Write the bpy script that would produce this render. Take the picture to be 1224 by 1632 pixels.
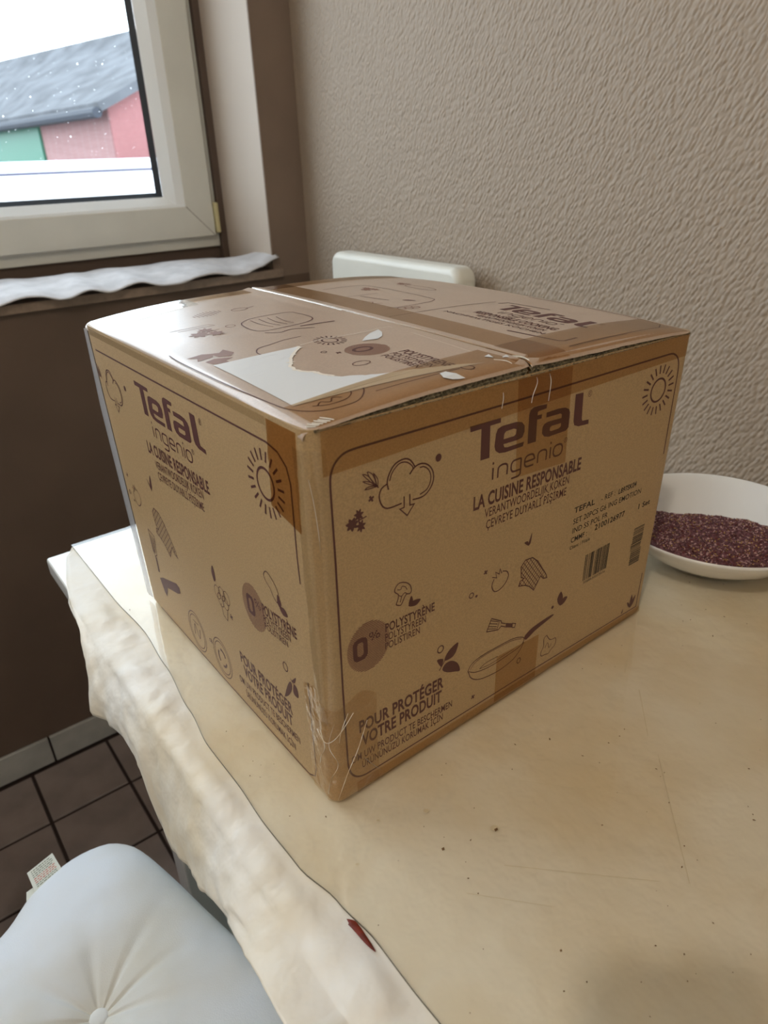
import bpy, bmesh, math, random
import numpy as np
from mathutils import Vector, Matrix, noise
from mathutils.geometry import tessellate_polygon
random.seed(7)
for o in list(bpy.data.objects): bpy.data.objects.remove(o)
SC = bpy.context.scene
COL = SC.collection

# ------------------------------------------------------------------ camera
EYE = Vector((0, 0, 1.13))
RIGHT = Vector((0.7890650931, -0.6135093694, -0.031345373))
DOWN = Vector((-0.3022312087, -0.343279757, -0.8892779683))
FWD = Vector((0.5348201336, 0.7111717529, -0.4562917517))
cam = bpy.data.cameras.new('camera'); camo = bpy.data.objects.new('camera', cam); COL.objects.link(camo)
M = Matrix((RIGHT, -DOWN, -FWD)).transposed().to_4x4(); M.translation = EYE
camo.matrix_world = M
cam.sensor_fit = 'VERTICAL'; cam.sensor_height = 36.0; cam.sensor_width = 27.0
cam.lens = 1112.6 / 1632 * 36.0
cam.clip_start = 0.01; cam.clip_end = 100
cam.dof.use_dof = True; cam.dof.focus_distance = 0.5; cam.dof.aperture_fstop = 11.0
SC.camera = camo
# ------------------------------------------------------------------ sky, lights, exposure
world = bpy.data.worlds.new('overcast_sky'); SC.world = world; world.use_nodes = True
bg = world.node_tree.nodes['Background']; bg.inputs[0].default_value = (0.80, 0.90, 1.0, 1); bg.inputs[1].default_value = 6.3
pl = bpy.data.lights.new('window_portal', 'AREA'); pl.shape = 'RECTANGLE'; pl.size = 1.62; pl.size_y = 1.0
pl.cycles.is_portal = True
plo = bpy.data.objects.new('window_portal', pl); COL.objects.link(plo)
plo.location = (-0.22, 1.60, 1.56); plo.rotation_euler = (math.radians(-90), 0, 0)
LAMP = Vector((-0.68, -0.30, 2.40))
ll = bpy.data.lights.new('lamp_bulb', 'POINT'); ll.energy = 27; ll.color = (1.0, 0.90, 0.77); ll.shadow_soft_size = 0.035
llo = bpy.data.objects.new('lamp_bulb', ll); COL.objects.link(llo); llo.location = LAMP
vs = SC.view_settings; SC.display_settings.display_device = 'sRGB'
vs.view_transform = 'Standard'; vs.look = 'None'; vs.gamma = 1.0; vs.use_curve_mapping = False; vs.exposure = 0.0

# ------------------------------------------------------------------ materials
def lin(r, g, b):
    f = lambda c: (c/255/12.92) if c/255 <= 0.04045 else ((c/255+0.055)/1.055)**2.4
    return (f(r), f(g), f(b), 1)
def mat(name, rgb, rough=0.6, spec=0.5, metal=0.0, coat=0.0, var=0.0, vscale=20, bump=0.0, bscale=200, bdist=0.001, rgb2=None, detail=4, stretch=None, coat_rough=0.05, sheen=0.0):
    m = bpy.data.materials.new(name); m.use_nodes = True
    nt = m.node_tree; b = nt.nodes['Principled BSDF']
    b.inputs['Base Color'].default_value = lin(*rgb); b.inputs['Roughness'].default_value = rough
    b.inputs['Specular IOR Level'].default_value = spec; b.inputs['Metallic'].default_value = metal
    b.inputs['Coat Weight'].default_value = coat; b.inputs['Coat Roughness'].default_value = coat_rough
    b.inputs['Sheen Weight'].default_value = sheen
    tc = nt.nodes.new('ShaderNodeTexCoord'); src = tc.outputs['Object']
    if stretch:
        mp = nt.nodes.new('ShaderNodeMapping'); mp.inputs['Scale'].default_value = stretch
        nt.links.new(src, mp.inputs[0]); src = mp.outputs[0]
    if var > 0:
        n = nt.nodes.new('ShaderNodeTexNoise'); n.inputs['Scale'].default_value = vscale; n.inputs['Detail'].default_value = detail
        nt.links.new(src, n.inputs['Vector'])
        r = nt.nodes.new('ShaderNodeValToRGB'); r.color_ramp.elements[0].position = 0.35; r.color_ramp.elements[1].position = 0.65
        c1 = lin(*rgb); c2 = lin(*(rgb2 or [max(0, c*(1-var)) for c in rgb]))
        r.color_ramp.elements[0].color = c2; r.color_ramp.elements[1].color = c1
        nt.links.new(n.outputs['Fac'], r.inputs[0]); nt.links.new(r.outputs[0], b.inputs['Base Color'])
    if bump > 0:
        n2 = nt.nodes.new('ShaderNodeTexNoise'); n2.inputs['Scale'].default_value = bscale; n2.inputs['Detail'].default_value = 3
        nt.links.new(src, n2.inputs['Vector'])
        bp = nt.nodes.new('ShaderNodeBump'); bp.inputs['Strength'].default_value = bump; bp.inputs['Distance'].default_value = bdist
        nt.links.new(n2.outputs['Fac'], bp.inputs['Height']); nt.links.new(bp.outputs[0], b.inputs['Normal'])
    return m
def film(name, tint, rough=0.08, gloss=1.0, bump=0.0, bscale=60, bdist=0.001, milk=0.0, ior=1.5):
    """thin clear or tinted plastic film: tinted see-through body with a fresnel gloss"""
    m = bpy.data.materials.new(name); m.use_nodes = True
    nt = m.node_tree; nt.nodes.clear()
    out = nt.nodes.new('ShaderNodeOutputMaterial'); mx = nt.nodes.new('ShaderNodeMixShader')
    tr = nt.nodes.new('ShaderNodeBsdfTransparent'); tr.inputs[0].default_value = lin(*tint)
    gl = nt.nodes.new('ShaderNodeBsdfGlossy'); gl.inputs['Roughness'].default_value = rough; gl.inputs[0].default_value = (gloss, gloss, gloss, 1)
    fr = nt.nodes.new('ShaderNodeLayerWeight'); fr.inputs['Blend'].default_value = 0.5     # the same from either side of the film
    pw = nt.nodes.new('ShaderNodeMath'); pw.operation = 'POWER'; pw.inputs[1].default_value = 4.5; nt.links.new(fr.outputs['Facing'], pw.inputs[0])
    ma = nt.nodes.new('ShaderNodeMath'); ma.operation = 'MULTIPLY_ADD'; ma.inputs[1].default_value = 0.93; ma.inputs[2].default_value = ((ior-1)/(ior+1))**2*1.7; nt.links.new(pw.outputs[0], ma.inputs[0])
    nt.links.new(ma.outputs[0], mx.inputs[0]); body = tr.outputs[0]
    if milk > 0:
        df = nt.nodes.new('ShaderNodeBsdfDiffuse'); df.inputs[0].default_value = lin(*tint)
        m2 = nt.nodes.new('ShaderNodeMixShader'); m2.inputs[0].default_value = milk
        nt.links.new(tr.outputs[0], m2.inputs[1]); nt.links.new(df.outputs[0], m2.inputs[2]); body = m2.outputs[0]
    nt.links.new(body, mx.inputs[1]); nt.links.new(gl.outputs[0], mx.inputs[2])
    nt.links.new(mx.outputs[0], out.inputs[0])
    if bump > 0:
        tc = nt.nodes.new('ShaderNodeTexCoord'); n2 = nt.nodes.new('ShaderNodeTexNoise'); n2.inputs['Scale'].default_value = bscale
        nt.links.new(tc.outputs['Object'], n2.inputs['Vector'])
        bp = nt.nodes.new('ShaderNodeBump'); bp.inputs['Strength'].default_value = bump; bp.inputs['Distance'].default_value = bdist
        nt.links.new(n2.outputs['Fac'], bp.inputs['Height']); nt.links.new(bp.outputs[0], gl.inputs['Normal']); nt.links.new(bp.outputs[0], fr.inputs['Normal'])
    return m

def wallpaper_mat():
    m = mat('embossed_wallpaper', (163, 147, 130), rough=0.62, spec=0.35)
    nt = m.node_tree; b = nt.nodes['Principled BSDF']
    tc = nt.nodes.new('ShaderNodeTexCoord')
    # wall lies in the YZ plane: rotate about X so the cells run diagonally, then stretch them
    mp = nt.nodes.new('ShaderNodeMapping'); mp.inputs['Rotation'].default_value = (math.radians(60), 0, 0)
    nt.links.new(tc.outputs['Object'], mp.inputs[0])
    n = nt.nodes.new('ShaderNodeTexNoise'); n.inputs['Scale'].default_value = 60
    nt.links.new(mp.outputs[0], n.inputs['Vector'])
    ad = nt.nodes.new('ShaderNodeMixRGB'); ad.blend_type = 'LINEAR_LIGHT'; ad.inputs[0].default_value = 0.002
    nt.links.new(mp.outputs[0], ad.inputs[1]); nt.links.new(n.outputs['Color'], ad.inputs[2])
    sc = nt.nodes.new('ShaderNodeMapping'); sc.inputs['Scale'].default_value = (1, 128, 212)
    nt.links.new(ad.outputs[0], sc.inputs[0])
    v = nt.nodes.new('ShaderNodeTexVoronoi'); v.feature = 'SMOOTH_F1'; v.inputs['Scale'].default_value = 1.0; v.inputs['Smoothness'].default_value = 0.6
    v.inputs['Randomness'].default_value = 0.6
    nt.links.new(sc.outputs[0], v.inputs['Vector'])
    bp = nt.nodes.new('ShaderNodeBump'); bp.invert = True; bp.inputs['Strength'].default_value = 1.0; bp.inputs['Distance'].default_value = 0.0032
    nt.links.new(v.outputs['Distance'], bp.inputs['Height']); nt.links.new(bp.outputs[0], b.inputs['Normal'])
    return m

KRAFT = mat('kraft_cardboard', (183, 153, 111), rough=0.5, spec=0.45, var=0.09, vscale=900, detail=3, bump=0.05, bscale=400)
KRAFT2 = mat('kraft_top_cardboard', (188, 164, 144), rough=0.36, spec=0.7, coat=0.35, coat_rough=0.3, var=0.05, vscale=700, bump=0.12, bscale=60)  # greyer and paler than the walls: daylight sheen put into the colour
EDGE = mat('corrugated_edge_paper', (158, 144, 114), rough=0.9, var=0.5, vscale=420)
INK = mat('maroon_ink', (86, 46, 42), rough=0.5)
HALF = mat('maroon_halftone', (132, 92, 74), rough=0.5)
BLACK = mat('black_ink', (46, 36, 30), rough=0.6)
TAPE = film('brown_packing_tape', (244, 228, 205), rough=0.16, gloss=0.55, bump=0.3, bscale=40)
TAPEDARK = film('double_brown_tape', (236, 212, 180), rough=0.2, gloss=0.5, bump=0.3, bscale=40)
CLEAR = film('clear_packing_tape', (253, 252, 248), rough=0.1, gloss=1.0, bump=0.35, bscale=30, bdist=0.002)
CRINKLE = film('crumpled_clear_tape', (246, 236, 220), rough=0.12, gloss=1.0, bump=0.8, bscale=70, bdist=0.003)
GLINT = mat('white_tape_glint', (235, 232, 225), rough=0.15, spec=0.9)
LABEL = mat('white_label_paper', (222, 224, 226), rough=0.35, spec=0.5, bump=0.1, bscale=50)
LABELEDGE = mat('torn_paper_edge', (232, 224, 212), rough=0.9)
WALLPAPER = wallpaper_mat()
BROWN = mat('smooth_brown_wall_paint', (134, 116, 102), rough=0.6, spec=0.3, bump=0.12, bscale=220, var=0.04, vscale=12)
REVEALM = mat('textured_reveal_paper', (186, 172, 158), rough=0.6, bump=0.35, bscale=260)
LOWBROWN = mat('shaded_brown_wall_paint', (104, 86, 74), rough=0.55, spec=0.35, var=0.07, vscale=6)  # same brown paint darkened, the shade under the window put into the colour
PVC = mat('window_pvc', (222, 222, 214), rough=0.35, var=0.03, vscale=10)
PVCW = mat('window_pvc_bead', (244, 248, 250), rough=0.3)  # reflected sky on the bead put into a whiter, bluer colour
PVCY = mat('yellowed_hinge_cover', (206, 196, 150), rough=0.4)
RUBBER = mat('black_gasket', (38, 44, 52), rough=0.5)
SILLM = mat('sill_stone', (150, 130, 114), rough=0.4, var=0.12, vscale=60)
GROUT = mat('dark_grout', (44, 30, 26), rough=0.9)
TILE = mat('brown_floor_tile', (140, 126, 120), rough=0.38, var=0.12, vscale=14)
SKIRT = mat('grey_skirting_tile', (176, 174, 168), rough=0.4, var=0.1, vscale=18)
WHITE = mat('white_lacquer', (228, 228, 224), rough=0.18, coat=0.4)
LEATHER = mat('white_leatherette', (226, 224, 214), rough=0.4, bump=0.15, bscale=300, var=0.04, vscale=8)
METAL = mat('chrome_leg', (190, 190, 190), rough=0.2, metal=1.0)
CLOTH = mat('flannel_backed_cloth', (234, 230, 223), rough=0.5, var=0.10, vscale=9, rgb2=(222, 208, 182), bump=0.6, bscale=42, bdist=0.004, detail=5)
RUNNER = mat('sill_runner_fabric', (206, 204, 206), rough=0.85, bump=0.3, bscale=350, var=0.1, vscale=30)
CUSH = mat('white_cotton', (226, 230, 236), rough=0.85, sheen=0.2, bump=0.25, bscale=900, var=0.07, vscale=6, rgb2=(214, 210, 200))
CERAMIC = mat('white_glazed_ceramic', (232, 230, 226), rough=0.12, coat=0.5)
PAPER = mat('care_tag_paper', (220, 222, 212), rough=0.6)
TAGINK = mat('tag_print', (120, 128, 110), rough=0.7)
TAGRED = mat('tag_red_print', (196, 96, 80), rough=0.7)
JOINTM = mat('dark_brown_joint', (92, 76, 66), rough=0.7)

def smst(a, b, x): t = min(1, max(0, (x-a)/(b-a))); return t*t*(3-2*t)
# ------------------------------------------------------------------ mesh helpers
def mesh_obj(name, verts, faces, m, parent=None, smooth=False, mats=None, midx=None):
    me = bpy.data.meshes.new(name); me.from_pydata([tuple(v) for v in verts], [], faces); 
    for mm_ in (mats or [m]): me.materials.append(mm_)
    if midx: me.polygons.foreach_set('material_index', midx)
    if smooth: me.polygons.foreach_set('use_smooth', [True]*len(me.polygons))
    me.update()
    o = bpy.data.objects.new(name, me); COL.objects.link(o)
    if parent: o.parent = parent
    return o
def tag(o, label=None, cat=None, group=None, kind=None):
    if label: o['label'] = label
    if cat: o['category'] = cat
    if group: o['group'] = group
    if kind: o['kind'] = kind
    return o
def empty(name, loc=(0, 0, 0)):
    o = bpy.data.objects.new(name, None); COL.objects.link(o); o.location = loc; o.empty_display_size = 0.05
    return o
class MB:
    """collects pieces of one mesh, in world coordinates"""
    def __init__(s): s.v = []; s.f = []; s.mi = []
    def add(s, vs_, fs, mi=0):
        n = len(s.v); s.v += [tuple(v) for v in vs_]; s.f += [tuple(i+n for i in f) for f in fs]; s.mi += [mi]*len(fs)
    def box(s, x0, y0, z0, x1, y1, z1, mi=0):
        v = [(x, y, z) for z in (z0, z1) for y in (y0, y1) for x in (x0, x1)]
        s.add(v, [(0, 2, 3, 1), (4, 5, 7, 6), (0, 1, 5, 4), (2, 6, 7, 3), (0, 4, 6, 2), (1, 3, 7, 5)], mi)
    def build(s, name, m, parent=None, bevel=0, seg=2, smooth=False, mats=None):
        off = Vector(parent.location) if parent else Vector((0, 0, 0))
        p = parent
        while p and p.parent: p = p.parent; off += Vector(p.location)
        o = mesh_obj(name, [Vector(v)-off for v in s.v], s.f, m, parent, smooth, mats, s.mi if mats else None)
        if bevel:
            b = o.modifiers.new('bevel', 'BEVEL'); b.width = bevel; b.segments = seg; b.limit_method = 'ANGLE'
            o.data.polygons.foreach_set('use_smooth', [True]*len(o.data.polygons))
            w = o.modifiers.new('wn', 'WEIGHTED_NORMAL')
        return o
def boxo(name, a, b, m, parent=None, bevel=0.0, seg=2):
    mb = MB(); mb.box(*a, *b); return mb.build(name, m, parent, bevel, seg)
def grid_faces(nu, nv, closed_u=False):
    f = []
    for i in range(nu if closed_u else nu-1):
        for j in range(nv-1):
            a = i*nv+j; b = ((i+1) % nu)*nv+j
            f.append((a, b, b+1, a+1))
    return f

# ================================================================== STRUCTURE
XR, YW, XL, YB, ZC = 0.811, 1.3085, -1.50, -1.55, 2.45
T = 0.745
XV = 0.727                                   # right side of the window reveal
def struct(o, label=None): o['kind'] = 'structure'; return o
WX0, WZ0, WZ1 = -1.10, 0.914, 2.10
# walls
mb = MB(); mb.box(XR, YB-0.1, 0, XR+0.1, YW+0.3, ZC); struct(mb.build('wall_right', WALLPAPER))
mb = MB(); mb.box(XL-0.1, YB-0.1, 0, XL, YW+0.3, ZC); PLAIN = mat('off_white_paint', (222, 218, 210), rough=0.8); struct(mb.build('wall_left', PLAIN))
mb = MB(); mb.box(XL, YB-0.1, 0, XR, YB, ZC); struct(mb.build('wall_front', PLAIN))
wb = empty('wall_back'); wb['kind'] = 'structure'
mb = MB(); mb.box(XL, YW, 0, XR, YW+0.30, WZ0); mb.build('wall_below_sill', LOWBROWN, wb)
mb = MB(); mb.box(XV+0.0015, YW, WZ0, XR, YW+0.30, WZ1); mb.build('wall_pier', BROWN, wb)
mb = MB(); mb.box(XL, YW, WZ0, WX0, YW+0.30, WZ1); mb.build('wall_pier', BROWN, wb)
mb = MB(); mb.box(XL, YW, WZ1, XR, YW+0.30, ZC); mb.build('wall_header', BROWN, wb)
mb = MB(); mb.box(XV, YW+0.0005, WZ0+0.016, XV+0.0015, YW+0.30, WZ1); mb.build('reveal_lining', REVEALM, wb)
boxo('corner_bead', (XV-0.001, YW-0.0012, WZ0+0.016), (XV+0.004, YW+0.003, WZ1), BROWN, wb)
struct(boxo('ceiling', (XL-0.1, YB-0.1, ZC), (XR+0.1, YW+0.3, ZC+0.1), mat('ceiling_paint', (226, 220, 208), rough=0.8)))
# floor with tiles set one by one
fl = boxo('floor', (XL-0.1, YB-0.1, -0.06), (XR+0.1, YW+0.3, -0.003), GROUT); struct(fl)
PX, PY = 0.154, 0.1505
def tile_mesh(w, d, h, m):
    mb = MB(); c = 0.0012
    v = [(-w/2, -d/2, -h), (w/2, -d/2, -h), (w/2, d/2, -h), (-w/2, d/2, -h), (-w/2, -d/2, -c), (w/2, -d/2, -c), (w/2, d/2, -c), (-w/2, d/2, -c),
         (-w/2+c, -d/2+c, 0), (w/2-c, -d/2+c, 0), (w/2-c, d/2-c, 0), (-w/2+c, d/2-c, 0)]
    f = [(8, 9, 10, 11)]+[(i, (i+1) % 4, (i+1) % 4+4, i+4) for i in range(4)]+[(i+4, (i+1) % 4+4, (i+1) % 4+8, i+8) for i in range(4)]
    me = bpy.data.meshes.new('tile'); me.from_pydata(v, [], f); me.materials.append(m); return me
tm = tile_mesh(PX-0.0065, PY-0.0065, 0.004, TILE)
y_top = 1.2985
nx0 = math.floor((XL-0.034)/PX)
for iy in range(18):
    for ix in range(nx0+1, 5):
        cx = 0.034+(ix+0.5)*PX; cy = y_top-(iy+0.5)*PY
        if cx+PX/2 > XR+0.01 or cx-PX/2 < XL-0.01 or cy-PY/2 < YB-0.01: continue
        o = bpy.data.objects.new('tile', tm); COL.objects.link(o); o.parent = fl
        o.location = (cx, cy, random.uniform(-0.0004, 0.0003)); o.rotation_euler = (random.uniform(-.002, .002), random.uniform(-.002, .002), 0)
# tiled skirting under the window
sk = boxo('baseboard_back', (XL, YW-0.001, 0), (XR, YW, 0.066), GROUT); struct(sk)
SW = 0.30
for k in range(-5, 3):
    x0 = 0.084+k*SW+0.002; x1 = min(x0+SW-0.004, XR-0.002); x0 = max(x0, XL+0.002)
    if x1-x0 > 0.02: boxo('tile', (x0, YW-0.009, 0.005), (x1, YW-0.001, 0.070), SKIRT, sk, bevel=0.0015)
# sill
sl = struct(boxo('trim_1', (WX0, YW-0.0095, 0.914), (XV+0.0015, YW, 0.930), SILLM, None))
mb = MB(); mb.box(WX0, YW-0.0095, 0.914, XV+0.0, YW+0.2, 0.930); mb.box(XV, YW-0.0095, 0.914, XV+0.017, YW-0.0003, 0.930)
bpy.data.objects.remove(sl); sl = mb.build('trim_1', SILLM, None, bevel=0.0015); sl['kind'] = 'structure'; sl['label'] = 'brownish stone window sill slab with a worn front edge'
# ---------------------------------------------------------------- window
wn = empty('window_1'); wn['kind'] = 'structure'
YF = 1.497
def frame_ring(name, xa, za, xb, zb, wd, y0, y1, m, bevel=0.002, x_off=0.0):
    """rectangular ring from four mitred bars; xa,za = outer left bottom; xb,zb = outer right top"""
    mb = MB()
    o = [(xa, za), (xb, za), (xb, zb), (xa, zb)]; i = [(xa+wd, za+wd), (xb-wd, za+wd), (xb-wd, zb-wd), (xa+wd, zb-wd)]
    v = [(x, y0, z) for x, z in o]+[(x, y0, z) for x, z in i]+[(x, y1, z) for x, z in o]+[(x, y1, z) for x, z in i]
    f = []
    for k in range(4):
        n = (k+1) % 4
        f += [(k, n, 4+n, 4+k), (8+n, 8+k, 12+k, 12+n), (k, 8+k, 8+n, n), (4+k, 4+n, 12+n, 12+k)]
    mb.add(v, f); return mb.build(name, m, wn, bevel=bevel)
GX, GZ, GXL, GZT = 0.590, 1.074, -0.97, 1.98
frame_ring('outer_frame', WX0+0.002, 0.962, 0.713, 2.098, 0.05, YF+0.012, YF+0.08, PVC)
frame_ring('sash_frame', GXL-0.112, 0.984, 0.701, GZT+0.09, 0.062, YF, YF+0.06, PVC, bevel=0.003)
# sloping glazing bead, from the sash face down to the gasket
mb = MB()
def ring(xa, za, xb, zb, y): return [(xa, y, za), (xb, y, za), (xb, y, zb), (xa, y, zb)]
r0 = ring(GXL-0.052, 1.045, 0.640, GZT+0.03, YF+0.001); r1 = ring(GXL-0.03, 1.050, 0.622, GZT+0.02, YF+0.003); r2 = ring(GXL-0.008, 1.0655, 0.601, GZT+0.01, YF+0.016)
mb.add(r0+r1+r2, [(4*q+k, 4*q+(k+1) % 4, 4*q+4+(k+1) % 4, 4*q+4+k) for q in range(2) for k in range(4)])
mb.build('glazing_bead', PVCW, wn)
mb = MB()
g0 = ring(GXL-0.008, 1.0655, 0.601, GZT+0.01, YF+0.0165); g1 = ring(GXL, GZ, GX, GZT, YF+0.024)
mb.add(g0+g1, [(k, (k+1) % 4, 4+(k+1) % 4, 4+k) for k in range(4)]); mb.build('gasket', RUBBER, wn)
mb = MB(); mb.box(GXL-0.01, YF+0.024, GZ-0.01, GX+0.01, YF+0.028, GZT+0.01); mb.build('glass_pane', film('window_glass', (250, 252, 252), rough=0.0, gloss=0.5), wn)
# water spots and dust on the outside of the pane
SPOTM = bpy.data.materials.new('dried_water_spots'); SPOTM.use_nodes = True; nt = SPOTM.node_tree; nt.nodes.clear()
_o = nt.nodes.new('ShaderNodeOutputMaterial'); _t = nt.nodes.new('ShaderNodeBsdfTranslucent'); _t.inputs[0].default_value = (1, 1, 1, 1); nt.links.new(_t.outputs[0], _o.inputs[0])
sp = MB(); rs = random.Random(3)
for k in range(260):
    x = rs.uniform(0.25, GX-0.005); z = rs.uniform(GZ+0.005, 1.42); r = rs.uniform(0.0002, 0.0006)*(2.2 if rs.random() < .05 else 1)
    pts = [(x+r*math.cos(a), YF+0.0285, z+r*rs.uniform(.8, 1.4)*math.sin(a)) for a in [i*math.pi/3 for i in range(6)]]
    sp.add(pts, [tuple(range(6))])
o = sp.build('water_spots', SPOTM, wn); o['kind'] = 'stuff'
boxo('hinge_cover', (0.702, YF-0.006, 0.990), (0.711, YF+0.012, 1.050), PVCY, wn, bevel=0.003)
boxo('mitre_joint', (0.001, 0.001, 0.001), (0.002, 0.002, 0.002), RUBBER, wn)
bpy.data.objects.remove(bpy.data.objects['mitre_joint'])
mj = MB(); mj.add([(0.6395, YF-0.0004, 1.0460), (0.6415, YF-0.0004, 1.0455), (0.7000, YF-0.0004, 0.9845), (0.6990, YF-0.0004, 0.9843)], [(0, 3, 2, 1)])
mj.build('mitre_joint', JOINTM, wn)
boxo('gap_strip', (0.7135, YF+0.002, 0.931), (XV, YF+0.05, 2.09), JOINTM, wn)  # dark brown strip filling the gap between frame and reveal
boxo('frame_base', (WX0+0.002, YF+0.02, 0.930), (0.713, YF+0.08, 0.962), JOINTM, wn)
# outdoor metal sill and white ledge
boxo('outdoor_sill', (-0.8, YF+0.085, 1.010), (1.2, YF+0.26, 1.028), mat('white_outdoor_sill', (240, 242, 246), rough=0.3), wn, bevel=0.003)

# ================================================================== OUTSIDE
ROOF = mat('grey_slate_roof', (100, 102, 106), rough=0.95, spec=0.1, var=0.2, vscale=3)
BRICKM = None
def brick_mat(name, c1, c2):
    m = mat(name, c1, rough=0.85); nt = m.node_tree; b = nt.nodes['Principled BSDF']
    tc = nt.nodes.new('ShaderNodeTexCoord'); mp = nt.nodes.new('ShaderNodeMapping'); mp.inputs['Rotation'].default_value = (math.radians(90), 0, 0)
    nt.links.new(tc.outputs['Object'], mp.inputs[0])
    br = nt.nodes.new('ShaderNodeTexBrick'); br.inputs['Scale'].default_value = 14; br.inputs['Color1'].default_value = lin(*c1); br.inputs['Color2'].default_value = lin(*c2); br.inputs['Mortar'].default_value = lin(150, 124, 122)
    nt.links.new(mp.outputs[0], br.inputs['Vector']); nt.links.new(br.outputs[0], b.inputs['Base Color']); return m
BR1 = brick_mat('pale_red_brick', (150, 112, 110), (142, 104, 102)); BR2 = brick_mat('red_brick', (148, 92, 92), (142, 86, 86))
hs = empty('brick_building', (3.3, 10.5, -1.6)); tag(hs, 'red brick outbuilding with grey slate roof and green door seen through the window', 'building')
A0, A1 = (2.10, 15.5), (2.78, 8.1); EZ = 1.72; R0, R1 = (3.35, 15.5), (4.95, 8.0); RZ = 2.72
mb = MB(); mb.add([(A0[0], A0[1], -1.6), (A1[0], A1[1], -1.6), (A1[0], A1[1], EZ), (A0[0], A0[1], EZ), (A0[0]+.3, A0[1], -1.6), (A1[0]+.3, A1[1]+.02, -1.6), (A1[0]+.3, A1[1]+.02, EZ), (A0[0]+.3, A0[1], EZ)],
                  [(0, 1, 2, 3), (5, 4, 7, 6), (3, 2, 6, 7), (1, 5, 6, 2), (0, 3, 7, 4)]); mb.build('side_wall', BR1, hs)
mb = MB(); gy = 8.09
prof = [(2.79, -1.6), (7.1, -1.6), (7.1, EZ), (4.95, RZ-0.05), (2.79, EZ-0.02)]
v = [(x, gy, z) for x, z in prof]+[(x, gy+0.3, z) for x, z in prof]
mb.add(v, [(0, 1, 2, 3, 4), (9, 8, 7, 6, 5)]+[(k, k+5, (k+1) % 5+5, (k+1) % 5) for k in range(5)]); mb.build('gable_wall', BR2, hs)
mb = MB(); E0 = (A0[0]-.12, A0[1], EZ-.05); E1 = (A1[0]-.12, A1[1]-.15, EZ-.05)
v = [E0, E1, (R1[0], R1[1]-.05, RZ), (R0[0], R0[1], RZ)]; v += [(x, y, z-.09) for x, y, z in v]
mb.add(v, [(0, 1, 2, 3), (7, 6, 5, 4), (0, 4, 5, 1), (1, 5, 6, 2), (2, 6, 7, 3), (3, 7, 4, 0)]); mb.build('roof_slope', ROOF, hs)
mb = MB(); v = [(R0[0], R0[1], RZ), (R1[0], R1[1]-.05, RZ), (7.4, 7.95, EZ-.05), (6.6, 15.5, EZ-.05)]; v += [(x, y, z-.09) for x, y, z in v]
mb.add(v, [(0, 1, 2, 3), (7, 6, 5, 4), (0, 4, 5, 1), (1, 5, 6, 2), (2, 6, 7, 3), (3, 7, 4, 0)]); mb.build('roof_slope', ROOF, hs)
mb = MB()
for k in range(24):
    a = k/24*2*math.pi
n = 8; c0, c1 = Vector((E0[0]-.03, E0[1], EZ-.14)), Vector((E1[0]-.03, E1[1], EZ-.14))
mb.add([c+Vector((.05*math.cos(i*math.pi/4), 0, .05*math.sin(i*math.pi/4))) for c in (c0, c1) for i in range(n)], [(i, (i+1) % n, n+(i+1) % n, n+i) for i in range(n)]+[tuple(range(n))[::-1], tuple(range(n, 2*n))])
mb.build('gutter', mat('dark_gutter', (40, 46, 56), rough=0.7), hs)
# green door in the side wall: points on the wall line, set 2 cm proud
def wl(y): t = (A0[1]-y)/(A0[1]-A1[1]); return A0[0]+(A1[0]-A0[0])*t
mb = MB(); ya, yb_ = 13.5, 10.02
mb.add([(wl(ya)-.03, ya, -1.5), (wl(yb_)-.03, yb_, -1.5), (wl(yb_)-.03, yb_, 1.60), (wl(ya)-.03, ya, 1.60), (wl(ya)+.02, ya, -1.5), (wl(yb_)+.02, yb_, -1.5), (wl(yb_)+.02, yb_, 1.60), (wl(ya)+.02, ya, 1.60)],
       [(0, 1, 2, 3), (3, 2, 6, 7), (1, 5, 6, 2), (0, 3, 7, 4)])
mb.build('door', mat('green_door_paint', (30, 100, 76), rough=0.5), hs)
h2 = empty('distant_house', (5.5, 26, -1.6)); tag(h2, 'distant house with dark roof showing low at the left of the window view', 'building')
mb = MB(); mb.box(3.2, 25, -1.6, 8.3, 29, 3.2); mb.build('wall', BR1, h2)
mb = MB(); v = [(3.0, 24.8, 3.1), (8.5, 24.8, 3.1), (8.5, 27, 3.98), (3.0, 27, 3.98), (3.0, 29.2, 3.1), (8.5, 29.2, 3.1)]
mb.add(v, [(0, 1, 2, 3), (3, 2, 5, 4), (0, 3, 4), (1, 5, 2), (0, 4, 5, 1)]); mb.build('roof', mat('blue_grey_roof', (60, 72, 86), rough=0.6), h2)
# flat white roof just below the window, with a dark lip
fr_ = empty('flat_roof', (2.0, 5.0, -1.6)); tag(fr_, 'low flat white roof with a dark edge line just outside the window', 'roof')
mb = MB(); mb.box(-2, 2.6, -1.6, 8, 7.0, 1.06); mb.build('roof_block', mat('pale_membrane', (236, 238, 244), rough=0.5), fr_)
boxo('parapet', (-2, 7.0, -1.6), (8, 7.3, 1.165), mat('pale_parapet', (238, 240, 246), rough=0.5), fr_)
boxo('dark_lip', (-2, 6.94, 1.06), (8, 7.0, 1.085), mat('dark_lip_metal', (70, 68, 84), rough=0.5), fr_)
gd = boxo('ground_outside', (-30, 1.7, -1.8), (50, 60, -1.6), mat('asphalt', (120, 120, 122), rough=0.9)); struct(gd)

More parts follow.
